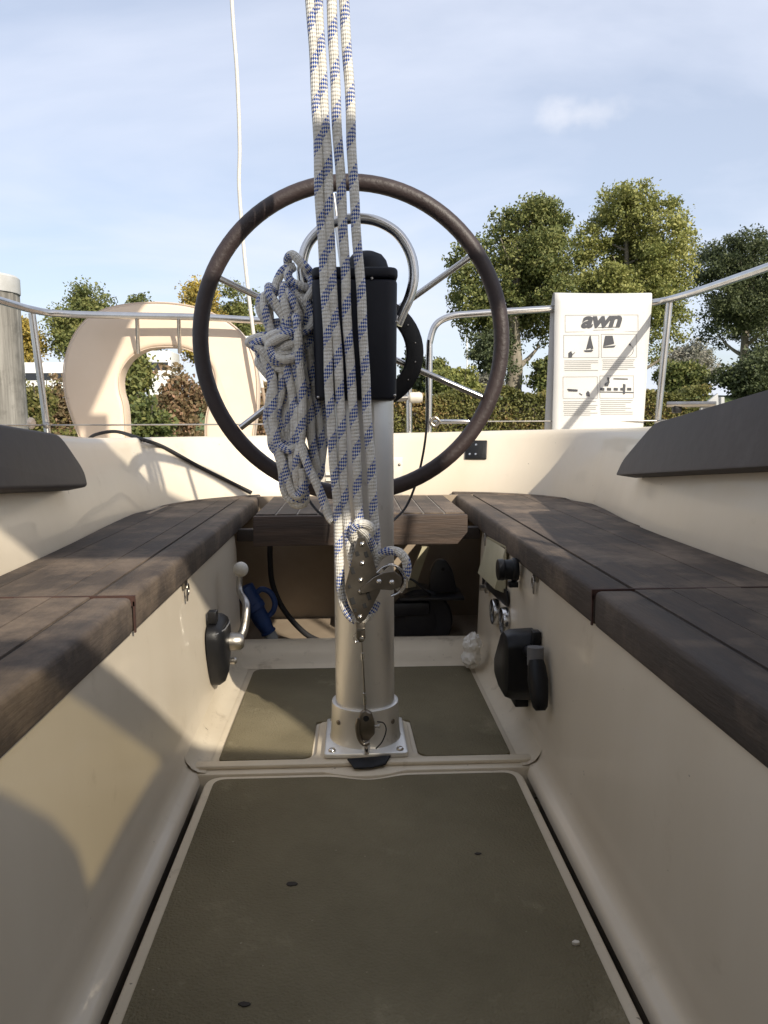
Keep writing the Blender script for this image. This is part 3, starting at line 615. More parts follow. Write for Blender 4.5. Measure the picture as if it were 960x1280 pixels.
# ------------------------------------------------------------------ stern rails (pushpit), lifelines
def stern_rail(side, label):
    t = thing('stern_rail', (side*.8,2.9,.56), label, 'railing', 'stern rail halves')
    s = side
    if s < 0:
        top = [(-1.20,.6,1.05),(-1.19,1.6,1.05),(-1.175,2.3,1.052),(-1.165,2.62,1.055),(-1.145,2.78,1.055),(-1.09,2.86,1.053),(-.9,2.885,1.05),(-.6,2.895,1.046),(-.40,2.90,1.036),(-.32,2.90,1.028),(-.272,2.90,.995),(-.262,2.90,.93),(-.262,2.90,.562)]
        sta = [((-1.155,2.80,1.045), (-1.135,2.84,.56)), ((-1.20,.8,1.04),(-1.22,.8,.57))]
    else:
        top = [(1.20,.6,1.09),(1.195,1.6,1.09),(1.185,2.2,1.092),(1.175,2.6,1.096),(1.165,2.78,1.10),(1.14,2.86,1.10),(1.05,2.885,1.094),(.74,2.893,1.078),(.45,2.90,1.06),(.36,2.90,1.05),(.305,2.90,1.02),(.282,2.90,.96),(.279,2.90,.90),(.277,2.90,.562)]
        sta = [((1.166,2.82,1.09), (1.15,2.86,.56)), ((1.20,.8,1.08),(1.22,.8,.57))]
    mk('rail', tube(crom(top, 6), .0128, 14), 'steel', t)
    for a, b in sta:
        mk('stanchion', tube([a, b], .0125, 14), 'steel', t)
        mk('foot', lathe([(.03,0),(.03,.008),(.017,.012),(.017,.03)], 18, (b[0],b[1],b[2]-.001)), 'steel', t)
    wz = .648 if s < 0 else .655
    w0 = Vector((s*1.146,2.84,wz)); w1 = Vector((s*.27,2.90,wz))
    if s < 0: mk('lifeline', tube([w0, w1], .0030, 8), 'steel_dull', t); mk('lifeline', tube([(-1.22,.6,wz), w0], .0030, 8), 'steel_dull', t); mk('wire_clamp', sphere(w0+Vector((.01,-.012,0)), .014, 12, 8), 'steel_dull', t)
    else:
        mk('lifeline', tube([w1, w0], .0024, 8), 'steel_dull', t)
        mk('turnbuckle', tube([(.295,2.899,wz),(.31,2.898,wz),(.42,2.891,wz),(.44,2.89,wz)], [.004,.0085,.0085,.004], 12), 'steel', t)
        mk('ring_bolt', tube(crom([(.283,2.885,wz),(.30,2.885,wz+.016),(.317,2.885,wz),(.30,2.885,wz-.016)], 6, True), .005, 8, closed=True), 'bronze_steel', t)
        mk('lifeline', tube([w0, (1.22,.6,wz+.02)], .0030, 8), 'steel_dull', t)
        mk('joint_sleeve', tube([(1.19,2.10,1.0915),(1.19,2.06,1.0915)], .0165, 14), 'steel', t)
        mk('sleeve_knob', sphere((1.188,2.08,1.112), .009, 10, 8), 'white_plastic', t)
    return t
stern_rail(-1, 'tubular steel stern rail in front of the horseshoe lifebuoy')
stern_rail(1, 'tubular steel stern rail under the printed white sheet')
lad = thing('boarding_ladder', (.2,2.95,.56), 'upright tube with round cross fitting beside the wheel at stern', 'ladder')
mk('upright', tube([(.205,2.93,.562),(.203,2.93,.82)], .012, 14), 'steel', lad)
mk('cross_tube', tube([(.06,2.93,.742),(.20,2.93,.746),(.25,2.93,.748)], .0125, 14), 'steel_dull', lad)
mk('cross_cap', lathe([(.012,0),(.021,.008),(.021,.045),(.017,.055),(0,.058)], 20, (.2,2.928,.747), (1,0,.02)), 'white_plastic', lad)
mk('upright', tube([(.062,2.93,.562),(.060,2.93,.82)], .012, 14), 'steel', lad)

# ------------------------------------------------------------------ horseshoe lifebuoy
lb = thing('horseshoe_lifebuoy', (-.73,2.98,.57), 'pale peach horseshoe lifebuoy hanging behind the stern rail', 'lifebuoy')
LY = 2.965
outl = [(106,548),(92,530),(82,500),(78,470),(82,440),(95,411),(117,390),(150,379),(195,375.5),(238,380),(274,393),(300,412),(316,440),(322,470),(322,505),(318,535),(314,560)]
inl = [(262,560),(256,530),(262,500),(268,480),(264,458),(250,443),(228,434),(205,432),(182,435),(162,446),(150,465),(149,485),(154,505),(156,530),(156,560)]
left_foot = [(112,560)]
po = crom(P2([(110,575)]+outl[1:-1]+[(312,575)], LY), 4); pi_ = crom(P2([(258,575)]+inl[1:-1]+[(157,575)], LY), 4)
poly = po+pi_
body = mk('body', prism(poly, (0,0,0), (0,.10,0)), 'buoy_foam', lb, bevel=.018, seg=4, ang=50)
mk('edge_piping', tube([p+Vector((0,-.0005,0)) for p in [q+ (Vector((-.73,LY,.80))-q).normalized()*.003 for q in po]], .0022, 8), 'piping', body)
mk('edge_piping', tube([q+Vector((0,.004,0)) for q in pi_], .0022, 8), 'piping', body)
mk('seam', tube([PY(78.5,495,LY+.03), PY(86,496,LY-.001)], .0015, 6), 'piping', body)
for px in (172,224):
    mk('holder_bar', tube([PY(px,397,2.888), PY(px+.5,420,2.92), PY(px+1,440,2.955)], .0075, 10), 'steel', lb)

# ------------------------------------------------------------------ printed sheet over the rail
pap = thing('printed_sheet', (.92,2.89,.6), 'white laminated instruction sheet with awn logo draped over stern rail', 'sheet')
FYP = 2.856
def front(u, v):  # u 0..1 across, v 0..1 down
    tl, tr_, bl, br = PY(694.5,368,FYP), PY(816,369,FYP), PY(690,552,FYP), PY(803,545,FYP)
    p = (tl*(1-u)+tr_*u)*(1-v)+(bl*(1-u)+br*u)*v
    return p+Vector((0, .004*math.sin(u*7+1)*v-.006*v+.0025*math.sin(v*9+u*4), 0))
rows = []
for u in np.linspace(0, 1, 15):
    u = float(u); col = [front(u, float(v)) for v in np.linspace(1, 0.05, 16)]
    t0 = front(u, 0.0); sag = .006*math.sin(u*math.pi)*-1
    col += [t0+Vector((0,.004,.001)), t0+Vector((0,.012,.006+sag*.3)), t0+Vector((0,.022,.007+sag*.3)), t0+Vector((0,.032,.003)), t0+Vector((0,.040,-.012))]
    for v in np.linspace(.08, .98, 10):
        q = front(u, float(v)); col.append(Vector((q.x-.012*float(v)-.004, FYP+.040+.022*float(v), q.z+.004)))
    rows.append(col)
v_, f_ = grid(rows); v_ = [Vector(p) for p in v_]; k = len(v_); nrow = len(rows[0])
so_ = mk('laminate', (v_, f_), 'paper', pap, ang=70)
sm = so_.modifiers.new('thickness', 'SOLIDIFY'); sm.thickness = .0012; sm.offset = 1
def on_sheet(px, py, lift=.0022):
    # find u,v by inverting the bilinear front in picture directions
    u, v = .5, .5
    for _ in range(12):
        p = front(u, v); d = ray(px, py); q = EYE+d*(p.y/d.y)
        tl, tr_, bl = front(0, v), front(1, v), front(u, 1); tp = front(u, 0)
        u += (q.x-p.x)/(tr_.x-tl.x); v += (q.z-p.z)/(bl.z-tp.z)
    return front(u, v)+Vector((0,-lift,0))
def ink_rect(px0_, py0_, px1_, py1_, w_=.0010):
    a, b, c, d = [on_sheet(*p) for p in ((px0_,py0_),(px1_,py0_),(px1_,py1_),(px0_,py1_))]
    sh = []
    for p, q in ((a,b),(b,c),(c,d),(d,a)):
        pts = [p+(q-p)*t for t in np.linspace(0,1,5)]; sh.append(tube(pts, w_*.5, 4))
    return sh
def ink_fill(pts, lift=.0024): return prism([on_sheet(*p, lift) for p in pts], (0,0,0), (0,.0003,0))
sh = []
for r_ in ((707,395,798,416),(705,420,749,448),(752,419,796,448),(704,472,747,499),(750,471,792,499)): sh += ink_rect(*r_)
mk('print_frames', sh, 'ink_pale', pap, smooth=False)
# small text rendered as fine rules
sh = []
for (xa, xb, ya, yb) in ((705,748,452,466),(753,794,451,464),(704,747,503,520),(750,791,502,519)):
    y = ya
    while y < yb:
        e_ = xb-random.choice((0,0,2,9)); sh.append(tube([on_sheet(xa+random.uniform(0,1),y), on_sheet((xa+e_)/2,y), on_sheet(e_,y)], .0006, 4)); y += 2.4
sh.append(tube([on_sheet(748,410.5), on_sheet(772,410)], .0011, 4)); sh.append(tube([on_sheet(742,413.8), on_sheet(768,413.3)], .0006, 4))
mk('print_lines', sh, 'ink_pale', pap, smooth=False)['kind'] = 'stuff'
ink = []
ink += [ink_fill([(737.5,421),(739,421),(739.2,436),(733,438)]), ink_fill([(739,424),(742,437),(739.2,438)]), ink_fill([(730,439),(742,438.5),(740,441),(732,441)])]
ink += [ink_fill([(757,421),(766,421),(768,431),(754.5,434)]), ink_fill([(754,434.5),(770,433),(768,435.5),(755,436)])]
ink += [ink_fill([(711,442),(714,440),(716,444),(715,448),(711,448)]), ink_fill([(713,441),(715,440),(714,443)]), ink_fill([(716,443.5),(719,441),(719,442),(716.5,444.5)])]
ink += [ink_fill([(786,431),(789,431),(788,434)]), ink_fill([(709,487),(722,488),(722,490.5),(711,490)]), ink_fill([(724,492),(728,494.5),(727.5,495.5),(724,493)]), ink_fill([(733,492),(735,489.5),(737,492),(737,497),(733,496)])]
ink += [ink_fill([(756,481),(760,478),(759,473),(761,473),(762,479),(760,484),(756,484)]), ink_fill([(767,474),(785,474.5),(785,475.8),(767,475.3)])]
for q in range(5): ink.append(ink_fill([(750.5+q*8.4,486),(755.5+q*8.4,486.2),(755.5+q*8.4,489.5),(750.5+q*8.4,489.2)]))
ink += [ink_fill([(750,490.5),(792,491.5),(792,492.6),(750,491.6)]), ink_fill([(779,481),(782,482),(781,494),(779,494)])]
for q in ink: mk('print_figure', q, 'ink', pap, smooth=False)
arc = crom([on_sheet(*p) for p in ((788,432),(792,438),(790,444),(784,448))], 5); mk('print_arc', tube(arc, .0006, 4), 'ink', pap)
# logo: italic heavy lettering
fc = bpy.data.curves.new('logo', 'FONT'); fc.body = 'awn'; fc.shear = .28; fc.offset = .035; fc.size = 1; fc.space_character = .93; fc.fill_mode = 'FRONT'; fc.resolution_u = 4
to = link(bpy.data.objects.new('logo_tmp', fc)); bpy.context.view_layer.update()
me = bpy.data.meshes.new_from_object(to.evaluated_get(bpy.context.evaluated_depsgraph_get())); bpy.data.objects.remove(to)
A = np.array([v.co for v in me.vertices]); lo_, hi_ = A.min(0), A.max(0)
for v in me.vertices:
    u = (v.co.x-lo_[0])/(hi_[0]-lo_[0]); q = (v.co.y-lo_[1])/(hi_[1]-lo_[1])
    p = on_sheet(727+51*u, 411.5-15*q - 0.8*u, .0026); v.co = p-ORG[pap.name]
me.materials.clear(); me.materials.append(M['ink']); me.name = 'logo'
lo = link(bpy.data.objects.new('logo', me)); lo.parent = pap

# ------------------------------------------------------------------ cables, cords, halyard
o = mk('hose', tube(crom([PY(108,549,2.90), PY(120,541.5,2.84), PY(145,538,2.78)]+[on_coaming(px, py, .0068) for px, py in ((176,547.5),(205,558),(250,583),(290,603),(314,615))], 8), .0062, 10), 'cord_black')
tag(o, 'black hose lying over the cream coaming below the lifebuoy', 'hose')
o = mk('power_cable', tube(crom([PY(337,676,2.3), PY(337,700,2.3), PY(340,730,2.3), PY(354,762,2.28), PY(380,791,2.25), PY(405,803,2.22), PY(430,806,2.2), PY(460,800,2.22)], 8), .0085, 10), 'cord_black')
tag(o, 'black cable hanging down under the helm bench', 'cable')
cord = [PY(536,425,1.66), PY(534,470,1.665), PY(534,520,1.665), PY(530,560,1.665), PY(521,600,1.66), PY(508,632,1.64), PY(494,648,1.60), PY(484,655,1.52)]
tag(mk('thin_cord', tube(crom(cord, 8), .0026, 8), 'cord_black'), 'thin black cord looping down to the pole, free of the coil', 'cord')
cord = [PY(359,470,1.50), PY(360,530,1.52), PY(362,570,1.54), PY(372,600,1.55), PY(384,622,1.54), PY(398,640,1.51), PY(414,650,1.485)]
tag(mk('thin_cord', tube(crom(cord, 8), .0026, 8), 'cord_black'), 'thin black cord hanging behind the tangled rope hank', 'cord')
hal = thing('flag_halyard', tuple(PY(333,548,2.9)), 'slack white line hanging from the rigging down to the stern', 'rope')
mk('white_line', tube(crom([PY(280,-260,2.85), PY(292,0,2.86), PY(298,90,2.86), PY(301,180,2.87), PY(300,230,2.87), PY(304,290,2.875), PY(309,345,2.88), PY(318,420,2.885), PY(328,484,2.89)], 8), .0068, 10), 'white_rope', hal)
mk('tan_tail', tube(crom([PY(328,483,2.89), PY(332,510,2.892), PY(334,548,2.895)], 6), .0062, 10), 'tan_rope', hal)

# ------------------------------------------------------------------ left wall: lever, plug, hasp
lev = thing('control_lever', tuple(PX(268,850,-.338)), 'chrome control lever with white ball knob on black housing', 'lever')
xw = -.3385
hp = [(282,771),(287,776),(285,800),(283,826),(270,846),(264,842),(257,805),(256,782),(262,772)]
hp3 = [PX(x, y, xw) for x, y in hp]
# housing lies on the wall: outline in (y,z), swollen towards the cockpit
cy = sum(p.y for p in hp3)/len(hp3)
ol = [(1.60,.205),(1.655,.222),(1.70,.222),(1.73,.205),(1.735,.16),(1.71,.11),(1.675,.068),(1.645,.064),(1.62,.10),(1.598,.16)]
ol = [(a[0], a[1]) for a in roundpoly(ol, .02, 4)]
mid = (1.665,.15)
rows = []
for kx, sc_ in ((0,1.0),(.018,1.0),(.030,.90),(.036,.70),(.038,.35)):
    rows.append([Vector((xw+kx, mid[0]+(p[0]-mid[0])*sc_, mid[1]+(p[1]-mid[1])*sc_)) for p in ol]+[Vector((xw+kx, mid[0]+(ol[0][0]-mid[0])*sc_, mid[1]+(ol[0][1]-mid[1])*sc_))])
v, f = grid(rows); f.append(tuple((len(rows)-1)*(len(ol)+1)+j for j in range(len(ol))))
mk('housing', (v, f), 'black_plastic', lev, ang=50)
mk('housing_band', tube([(xw+.02,1.60,.196),(xw+.036,1.63,.200),(xw+.038,1.68,.202),(xw+.03,1.725,.196)], .0016, 8), 'grey_plastic', lev)
mk('latch', zprism(roundpoly([(xw,1.62),(xw+.02,1.62),(xw+.02,1.645),(xw,1.645)], .004), .215, .242), 'black_plastic', lev, bevel=.002)
a0 = Vector((xw+.036,1.69,.155)); kn = PY(300,711,1.80)
mk('boss', lathe([(.02,-.02),(.021,0),(.020,.016),(.014,.024),(0,.026)], 22, a0+Vector((.008,0,0)), (1,.1,0)), 'steel_dull', lev)
arm_p = crom([a0+Vector((.018,.0,0)), a0+Vector((.030,.02,.025)), a0+Vector((.034,.04,.075)), (kn.x-.002,kn.y-.012,kn.z-.05), (kn.x,kn.y,kn.z)], 6)
mk('arm', tube(arm_p, [.0115-.005*i/(len(arm_p)-1) for i in range(len(arm_p))], 12), 'steel_dull', lev)
mk('knob', sphere(kn, .0185, 22, 14), 'white_plastic', lev)
mk('button', lathe([(.008,0),(.009,.01),(.006,.014),(0,.015)], 14, (xw+.034,1.705,.105), (1,0,0)), 'steel_dull', lev)
def hasp(p, out_, label):
    t = thing('hasp', tuple(p), label, 'hasp', 'small steel seat hasps')
    p = Vector(p); out_ = Vector(out_)
    ring_ = [p+out_*.006+Vector((0, math.cos(a)*.008, math.sin(a)*.011-.004)) for a in np.linspace(0, 2*math.pi, 17)[:-1]]
    mk('ring', tube(ring_, .0018, 8, closed=True), 'bronze_steel', t)
    mk('tongue', [obox(p+out_*.007+Vector((0,-.012,-.012)), (1,0,0), (0,1,0), (0,0,1), .0012, .004, .013)], 'steel_dull', t, bevel=.0008, seg=1)
    mk('plate', obox(p+out_*.002+Vector((0,-.004,.006)), (1,0,0), (0,1,0), (0,0,1), .002, .014, .006), 'bronze_steel', t)
    return t
hasp((-.3465,1.45,.335), (1,0,0), 'small steel hasp under the seat edge near the chrome lever')
hasp((.3475,1.47,.335), (-1,0,0), 'small steel hasp under the seat edge above the black grip handle')
hasp((.3475,2.02,.342), (-1,0,0), 'small steel hasp under the seat edge close to helm bench')
# blue shore power connector hanging in the recess
plug = thing('shore_power_plug', tuple(PY(340,812,2.24)), 'blue shore power connector with grey gland hanging under the bench', 'plug')
pa, pb = PY(303,733,2.20), PY(341,801,2.20); ax = (pb-pa); Ln = ax.length; axn = ax.normalized()
q = Ln
mk('socket', lathe([(.020,0),(.030,.002),(.030,.30*q),(.032,.31*q),(.032,.40*q),(.029,.42*q)], 26, pa, axn), 'blue_plastic', plug)
mk('grip', lathe([(.0285,.41*q),(.026,.45*q),(.0255,.62*q),(.021,.76*q),(.0205,.80*q),(.023,.81*q),(.023,.84*q),(.018,.85*q)], 26, pa, axn), 'blue_plastic', plug)
mk('gland', lathe([(.0165,.84*q),(.019,.86*q),(.019,.97*q),(.014,1.0*q),(0,1.0*q)], 12, pa, axn), 'gland_grey', plug, ang=25)
sd = Vector((axn.z,0,-axn.x)); sd = -sd if sd.x < 0 else sd
hp_ = [pa+axn*(.18*q)+sd*.028, pa+axn*(.17*q)+sd*.046, pa+axn*(.28*q)+sd*.062, pa+axn*(.45*q)+sd*.060, pa+axn*(.56*q)+sd*.044, pa+axn*(.60*q)+sd*.026]
mk('flap', tube(crom(hp_, 6), .0085, 10), 'blue_plastic', plug)
mk('lead', tube(crom([pb-axn*.005, pb+axn*.02, PY(350,822,2.21)+Vector((0,0,.004)), PY(372,822,2.25)], 6), .006, 8), 'cord_black', plug)

# ------------------------------------------------------------------ right wall: instrument panel, gauges, grip
XW = .3415
pan = thing('instrument_panel', (XW,1.85,.2), 'cream instrument cover with black switch panel on the cockpit side', 'panel')
# cream hinged cover standing out from the wall
c1 = [PX(597,712,.325), PX(607,675,.320)]
A_, B_, C_, D_ = PY(609,674,1.98), PY(632,687,1.74), PY(617,737,1.74), PY(596,717,1.98)
nrm = (B_-A_).cross(D_-A_).normalized(); nrm = nrm if nrm.x > 0 else -nrm
mk('cover', prism([A_, B_, C_, D_], (0,0,0), nrm*.006), 'cream_plastic', pan, bevel=.0015)
mk('cover_side', prism([B_+nrm*.003, C_+nrm*.003, Vector((XW,1.735,C_.z-.01)), Vector((XW,1.735,B_.z+.004))], (0,0,0), (0,.006,0)), 'cream_plastic', pan)
mk('cover_top', prism([A_, B_, Vector((XW,1.74,B_.z+.004)), Vector((XW,1.98,A_.z+.004))], (0,0,0), (0,0,.003)), 'cream_plastic', pan)
mk('switch_panel', prism([Vector((XW-.004,2.03,.235)), Vector((XW-.004,1.70,.262)), Vector((XW-.004,1.69,.226)), Vector((XW-.004,1.72,.222)), Vector((XW-.004,2.03,.205))], (0,0,0), (.004,0,0)), 'black_plastic', pan, bevel=.001)
mk('key_switch', lathe([(.016,0),(.016,.006),(.008,.008),(.008,.02),(0,.02)], 16, (XW-.004,1.95,.215), (-1,0,0)), 'steel_dull', pan)
mk('knob', [lathe([(.024,0),(.026,.004),(.026,.012),(.022,.014),(.022,.03),(.024,.032),(.023,.044),(0,.045)], 20, (XW-.002,1.60,.332), (-1,0,0)), obox((XW-.012,1.60,.30), (1,0,0), (0,1,0), (0,0,1), .01, .012, .006)], 'black_plastic', pan, bevel=.002)
for y, z in ((1.835,.178),(1.715,.186)):
    g = thing('gauge', (XW,y,z), ('round black gauge with steel bezel beside the black box' if y < 1.8 else 'round black gauge with steel bezel below the switch panel'), 'gauge', 'engine gauges')
    mk('bezel', lathe([(.033,0),(.033,.010),(.031,.014),(.027,.014),(.0265,.007)], 32, (XW+.001,y,z), (-1,0,0)), 'steel', g)
    mk('face', lathe([(.0272,.002),(.0272,.0095),(0,.0105)], 32, (XW+.001,y,z), (-1,0,0)), 'black_plastic', g)
    mk('needle', obox((XW-.0105,y,z+.006), (1,0,0), (0,.8,.6), (0,-.6,.8), .0006, .0015, .015), 'white_plastic', g)
grip = thing('grip_handle_box', (XW,1.5,.05), 'black plastic box with upright black grip handle on cockpit side', 'handle')
bxp = roundpoly([(1.50,.095),(1.555,.112),(1.56,.145),(1.475,.238),(1.43,.238),(1.41,.22),(1.41,.125),(1.44,.095)], .008, 3)
rows = []
for kx, sc_ in ((.0,1.0),(-.045,.97),(-.058,.90),(-.062,.80)):
    mc = (1.485,.166); rows.append([Vector((XW+kx, mc[0]+(p[0]-mc[0])*sc_, mc[1]+(p[1]-mc[1])*sc_)) for p in bxp+[bxp[0]]])
v, f = grid(rows); f.append(tuple(3*(len(bxp)+1)+j for j in range(len(bxp)))); mk('box', (v, f), 'black_plastic', grip, ang=35)
mk('lug', obox((XW-.008,1.405,.236), (1,0,0), (0,1,0), (0,0,1), .008, .012, .014), 'black_plastic', grip, bevel=.003)
mk('lug', obox((XW-.02,1.49,.088), (1,0,0), (0,1,0), (0,0,1), .014, .03, .014), 'black_plastic', grip, bevel=.003)
gx = .318
mk('collar', tube([PX(668,812,gx)+Vector((0,0,.004)), PX(668,832,gx)], .0155, 18), 'grey_plastic', grip)
gt, gb = PX(669,826,gx), PX(674,889,gx)
gp_ = [gt+(gb-gt)*t for t in (0,.12,.4,.75,.93,1.0)]
mk('grip', tube(gp_, [.0135,.0165,.019,.0165,.0135,.009], 20), 'black_plastic', grip)
mk('pivot', tube([PX(668,820,gx), Vector((XW-.02,1.45,.2))], .011, 12), 'black_plastic', grip)
# black steering gear under the bench
gear = thing('steering_gear', (.13,2.4,-.03), 'black steering gear with rounded bracket under the helm bench', 'machinery')
gp3 = roundpoly([tuple(Vector((PY(x,y,2.36).x, PY(x,y,2.36).z))) for x, y in ((535,741),(538,712),(545,700),(556,700),(565,712),(571,741))], [.0,.02,.02,.02,.02,.0], 5)
mk('bracket', prism([(p[0],2.36,p[1]) for p in gp3], (0,0,0), (0,.03,0)), 'gear_black', gear, bevel=.005)
mk('bracket_bolt', lathe([(.006,0),(.005,.003),(0,.004)], 12, PY(553,712,2.359), (0,-1,0)), 'dark_hole', gear)
a, b = PY(498,742,2.36), PY(577,745,2.36)
mk('shelf', box(a.x, b.x, 2.31, 2.46, b.z-.004, b.z+.006), 'gear_black', gear, bevel=.003)
dc = PY(523,772,2.40)
mk('drum', lathe([(.04,-.05),(.098,-.05),(.104,-.044),(.104,.05),(.06,.06),(0,.06)], 36, dc, (0,1,0)), 'gear_black', gear)
mk('drum_hub', lathe([(.05,-.03),(.05,0),(.02,.004),(0,.004)], 24, dc+Vector((0,-.052,0)), (0,-1,0)), 'gear_black', gear)
mk('drum_base', box(dc.x-.16, dc.x+.07, 2.30, 2.52, -.03, dc.z-.085), 'gear_black', gear, bevel=.008)
a, b = PY(490,745,2.40), PY(540,745,2.42); mk('casing', box(a.x-.12, dc.x+.03, 2.33, 2.50, dc.z+.02, a.z-.006), 'gear_black', gear, bevel=.012)
mk('linkage', tube(crom([PY(500,722,2.34), PY(515,725,2.33), PY(530,738,2.33), PY(537,745,2.34)], 6), .004, 8), 'gear_black', gear)
# crumpled tissue on the sole
def blob(c, r, sc, seed, amp=.28):
    v, f = sphere(c, r, 26, 18, sc); rr = np.random.default_rng(seed); K = rr.normal(size=(14,3))*1.0; ph = rr.uniform(0,6.28,14); o = []
    for p in v:
        d = (Vector(p)-Vector(c)); s = sum(abs(math.sin(5.5*Vector(K[i]).dot(d/r)+ph[i])) for i in range(14))/14
        o.append(Vector(c)+d*(1+amp*(s-.62)*2.2))
    return o, f
tc0 = PZ(588,834,.010)
from mathutils import noise as mnoise
def crumple(c, h, r, seed):
    v, f = sphere((0,0,0), 1, 44, 34); o = []
    for p in v:
        p = Vector(p); q = p*1.9+Vector((seed,0,0)); n1 = 1-abs(mnoise.noise(q)*2); n2 = 1-abs(mnoise.noise(q*2.6+Vector((3,1,0)))*2); n3 = mnoise.noise(q*6)
        sc_ = .76+.17*n1+.09*n2+.05*n3; wst = 1-.28*math.exp(-((p.z+.02)/.22)**2)
        o.append(Vector(c)+Vector((p.x*r*sc_*wst+.10*r*p.z, p.y*r*sc_*wst, max(0,(p.z*sc_*.93+.80))*h/1.6)))
    return o, f
ts = mk('tissue', crumple(tc0, .088, .030, 4.3), 'tissue', ang=28)
tag(ts, 'crumpled white paper tissue in the corner of the cockpit sole', 'tissue')
# specks on the floor hatch
for (x, y, sx, lab, mt, nm) in ((362,1105,.009,'dark oval leaf fragment on the olive hatch panel','leaf_brown','leaf_fragment'),(595,1068,.0055,'small dark crumb near the middle of the olive hatch panel','leaf_brown','crumb'),(302,1255,.007,'dark leaf scrap with ragged outline on hatch panel','leaf_brown','leaf_scrap'),(717,1181,.0052,'tiny white plastic chip on the olive hatch panel','white_plastic','plastic_chip')):
    p = PZ(x, y, .0035); rr = random.Random(x); pts = []
    for k in range(11):
        a = k*2*math.pi/11; pts.append((p.x+math.cos(a)*sx*rr.uniform(.75,1.1), p.y+math.sin(a)*sx*.62*rr.uniform(.7,1.1)))
    tag(mk(nm, zprism(pts, .0033, .0033+(.004 if mt == 'white_plastic' else .0016)), mt, bevel=.0005, seg=1), lab, 'debris')

# ------------------------------------------------------------------ transom fittings
sk = thing('deck_socket', tuple(PY(595,576,2.72)), 'black four pin socket plate on the cream transom', 'socket')
def transom_y(x):
    return float(np.interp(x, [p.x for p in low[::-1]][20:80], [p.y for p in low[::-1]][20:80]))
ty = 2.745
sc0 = on_coaming(595,563,.003); sy = sc0.y; a, b = PY(582,551,sy), PY(608.5,575,sy)
sn = COAM.ray_cast(EYE, ray(595,563).normalized())[1]; sn = sn if sn.y < 0 else -sn
stx = Vector((0,0,1)).cross(sn); stx = (stx if stx.x > 0 else -stx).normalized(); stz = stx.cross(sn); stz = stz if stz.z > 0 else -stz
hw, hh = (b.x-a.x)/2/stx.x*.96, (a.z-b.z)/2/stz.z*.96
mk('plate', obox(sc0+sn*.002, stx, sn, stz, hw, .005, hh), 'black_plastic', sk, bevel=.003)
for u_, v_ in ((-.55,-.5),(0,-.5),(0,.5),(-.55,.5)):
    mk('contact', lathe([(.0042,0),(.004,.001),(0,.0015)], 12, sc0+sn*.007+stx*(u_*hw)+stz*(v_*hh), sn), 'steel', sk)
mk('slot', obox(sc0+sn*.0065+stx*(.62*hw), stx, sn, stz, .0014, .001, .6*hh), 'dark_hole', sk)
vent = thing('vent_panel', tuple(PY(455,625,2.72)), 'cream louvred vent panel on the transom behind the pole', 'vent')
a, b = PY(400,572,2.728), PY(503,624,2.728)
mk('plate', box(a.x, b.x, 2.728, 2.74, b.z, a.z), 'white_plastic', vent, bevel=.002)
for k in range(5):
    z = PY(455,592+k*7.2,2.728).z
    for (xa, xb) in ((a.x+.02, -.09), (.03, b.x-.045)):
        mk('louvre', [prism([(xa,2.728,z+.007),(xa,2.716,z-.004),(xa,2.728,z-.003)], (0,0,0), (xb-xa,0,0))], 'white_plastic', vent, smooth=False)
        mk('louvre_slot', box(xa, xb, 2.7265, 2.7285, z-.0075, z-.004), 'dark_hole', vent, smooth=False)
mk('screw', lathe([(.005,0),(.004,.002),(0,.003)], 12, PY(499,581,2.727), (0,-1,0)), 'bronze_steel', vent)
# grey fitting on the side deck
fit = thing('deck_fairlead', (1.06,2.25,.56), 'grey metal deck fitting with bar beyond the right hand cushion', 'fitting', None)
fit['label'] = 'grey metal deck fitting with bar standing behind the coaming near printed sheet'
mk('bar', tube([PY(834,507,2.30), PY(895,507,2.22)], .0085, 12), 'steel_dull', fit)
mk('fin', prism([PY(876,512,2.24), PY(884,504,2.24), PY(898,493,2.24), PY(899,515,2.24), PY(895,560,2.24), PY(878,560,2.24)], (0,0,0), (0,.012,0)), 'gland_grey', fit, bevel=.002)
mk('post', prism([PY(901,498,2.25), PY(906,498,2.25), PY(906,560,2.25), PY(901,560,2.25)], (0,0,0), (0,.018,0)), 'gland_grey', fit, bevel=.002)
mk('black_clip', obox(PY(846,513,2.29), (1,0,0), (0,1,0), (0,0,1), .012, .012, .012), 'black_plastic', fit, bevel=.004)
o = mk('rag', blob(PY(39,527,2.86), .017, (.9,1,1.2), 9, .35), 'buoy_foam'); tag(o, 'pale pink knotted rag on the lifeline beside the wooden post', 'rag')

# ------------------------------------------------------------------ unseen boom and spray hood, shapes fitted to the shade they cast
boom = thing('boom', (-.02,1.45,2.1), 'aluminium boom with furled sail above the mainsheet', 'boom')
mk('spar', tube([(-.02,1.55,2.12),(0,-4.2,2.2)], .055, 18), 'alloy', boom)
sp_ = [Vector((-.02+.0*y,y,2.27+.02*math.sin(y*5))) for y in np.linspace(1.45,-4.1,24)]
v, f = tube(sp_, 1.0, 16, cap=True)
def bundle(p):
    w_ = float(np.interp(p.y, [-4.1,-.2,.6,1.23,1.45], [.26,.30,.29,.13,.05])); return Vector((p.x*w_+.005, p.y, 2.25+(p.z-2.25)*(.10+.10*w_)))  # bundle widened forward so its shadow edge crosses the lifebuoy
mk('furled_sail', ([bundle(p) for p in v], f), 'canvas', boom)
mk('boom_block', obox(PY(395,-335,1.30)+Vector((0,0,.03)), (1,0,0), (0,1,0), (0,0,1), .04, .02, .06), 'bronze_steel', boom, bevel=.01)
hood = thing('spray_hood', (0,-.6,.9), 'unseen canvas spray hood with clear window, cut to shade the cockpit', 'spray hood')
HY = -.5
def hp2(lst): return [(x, HY, z) for x, z in lst]
cv = []
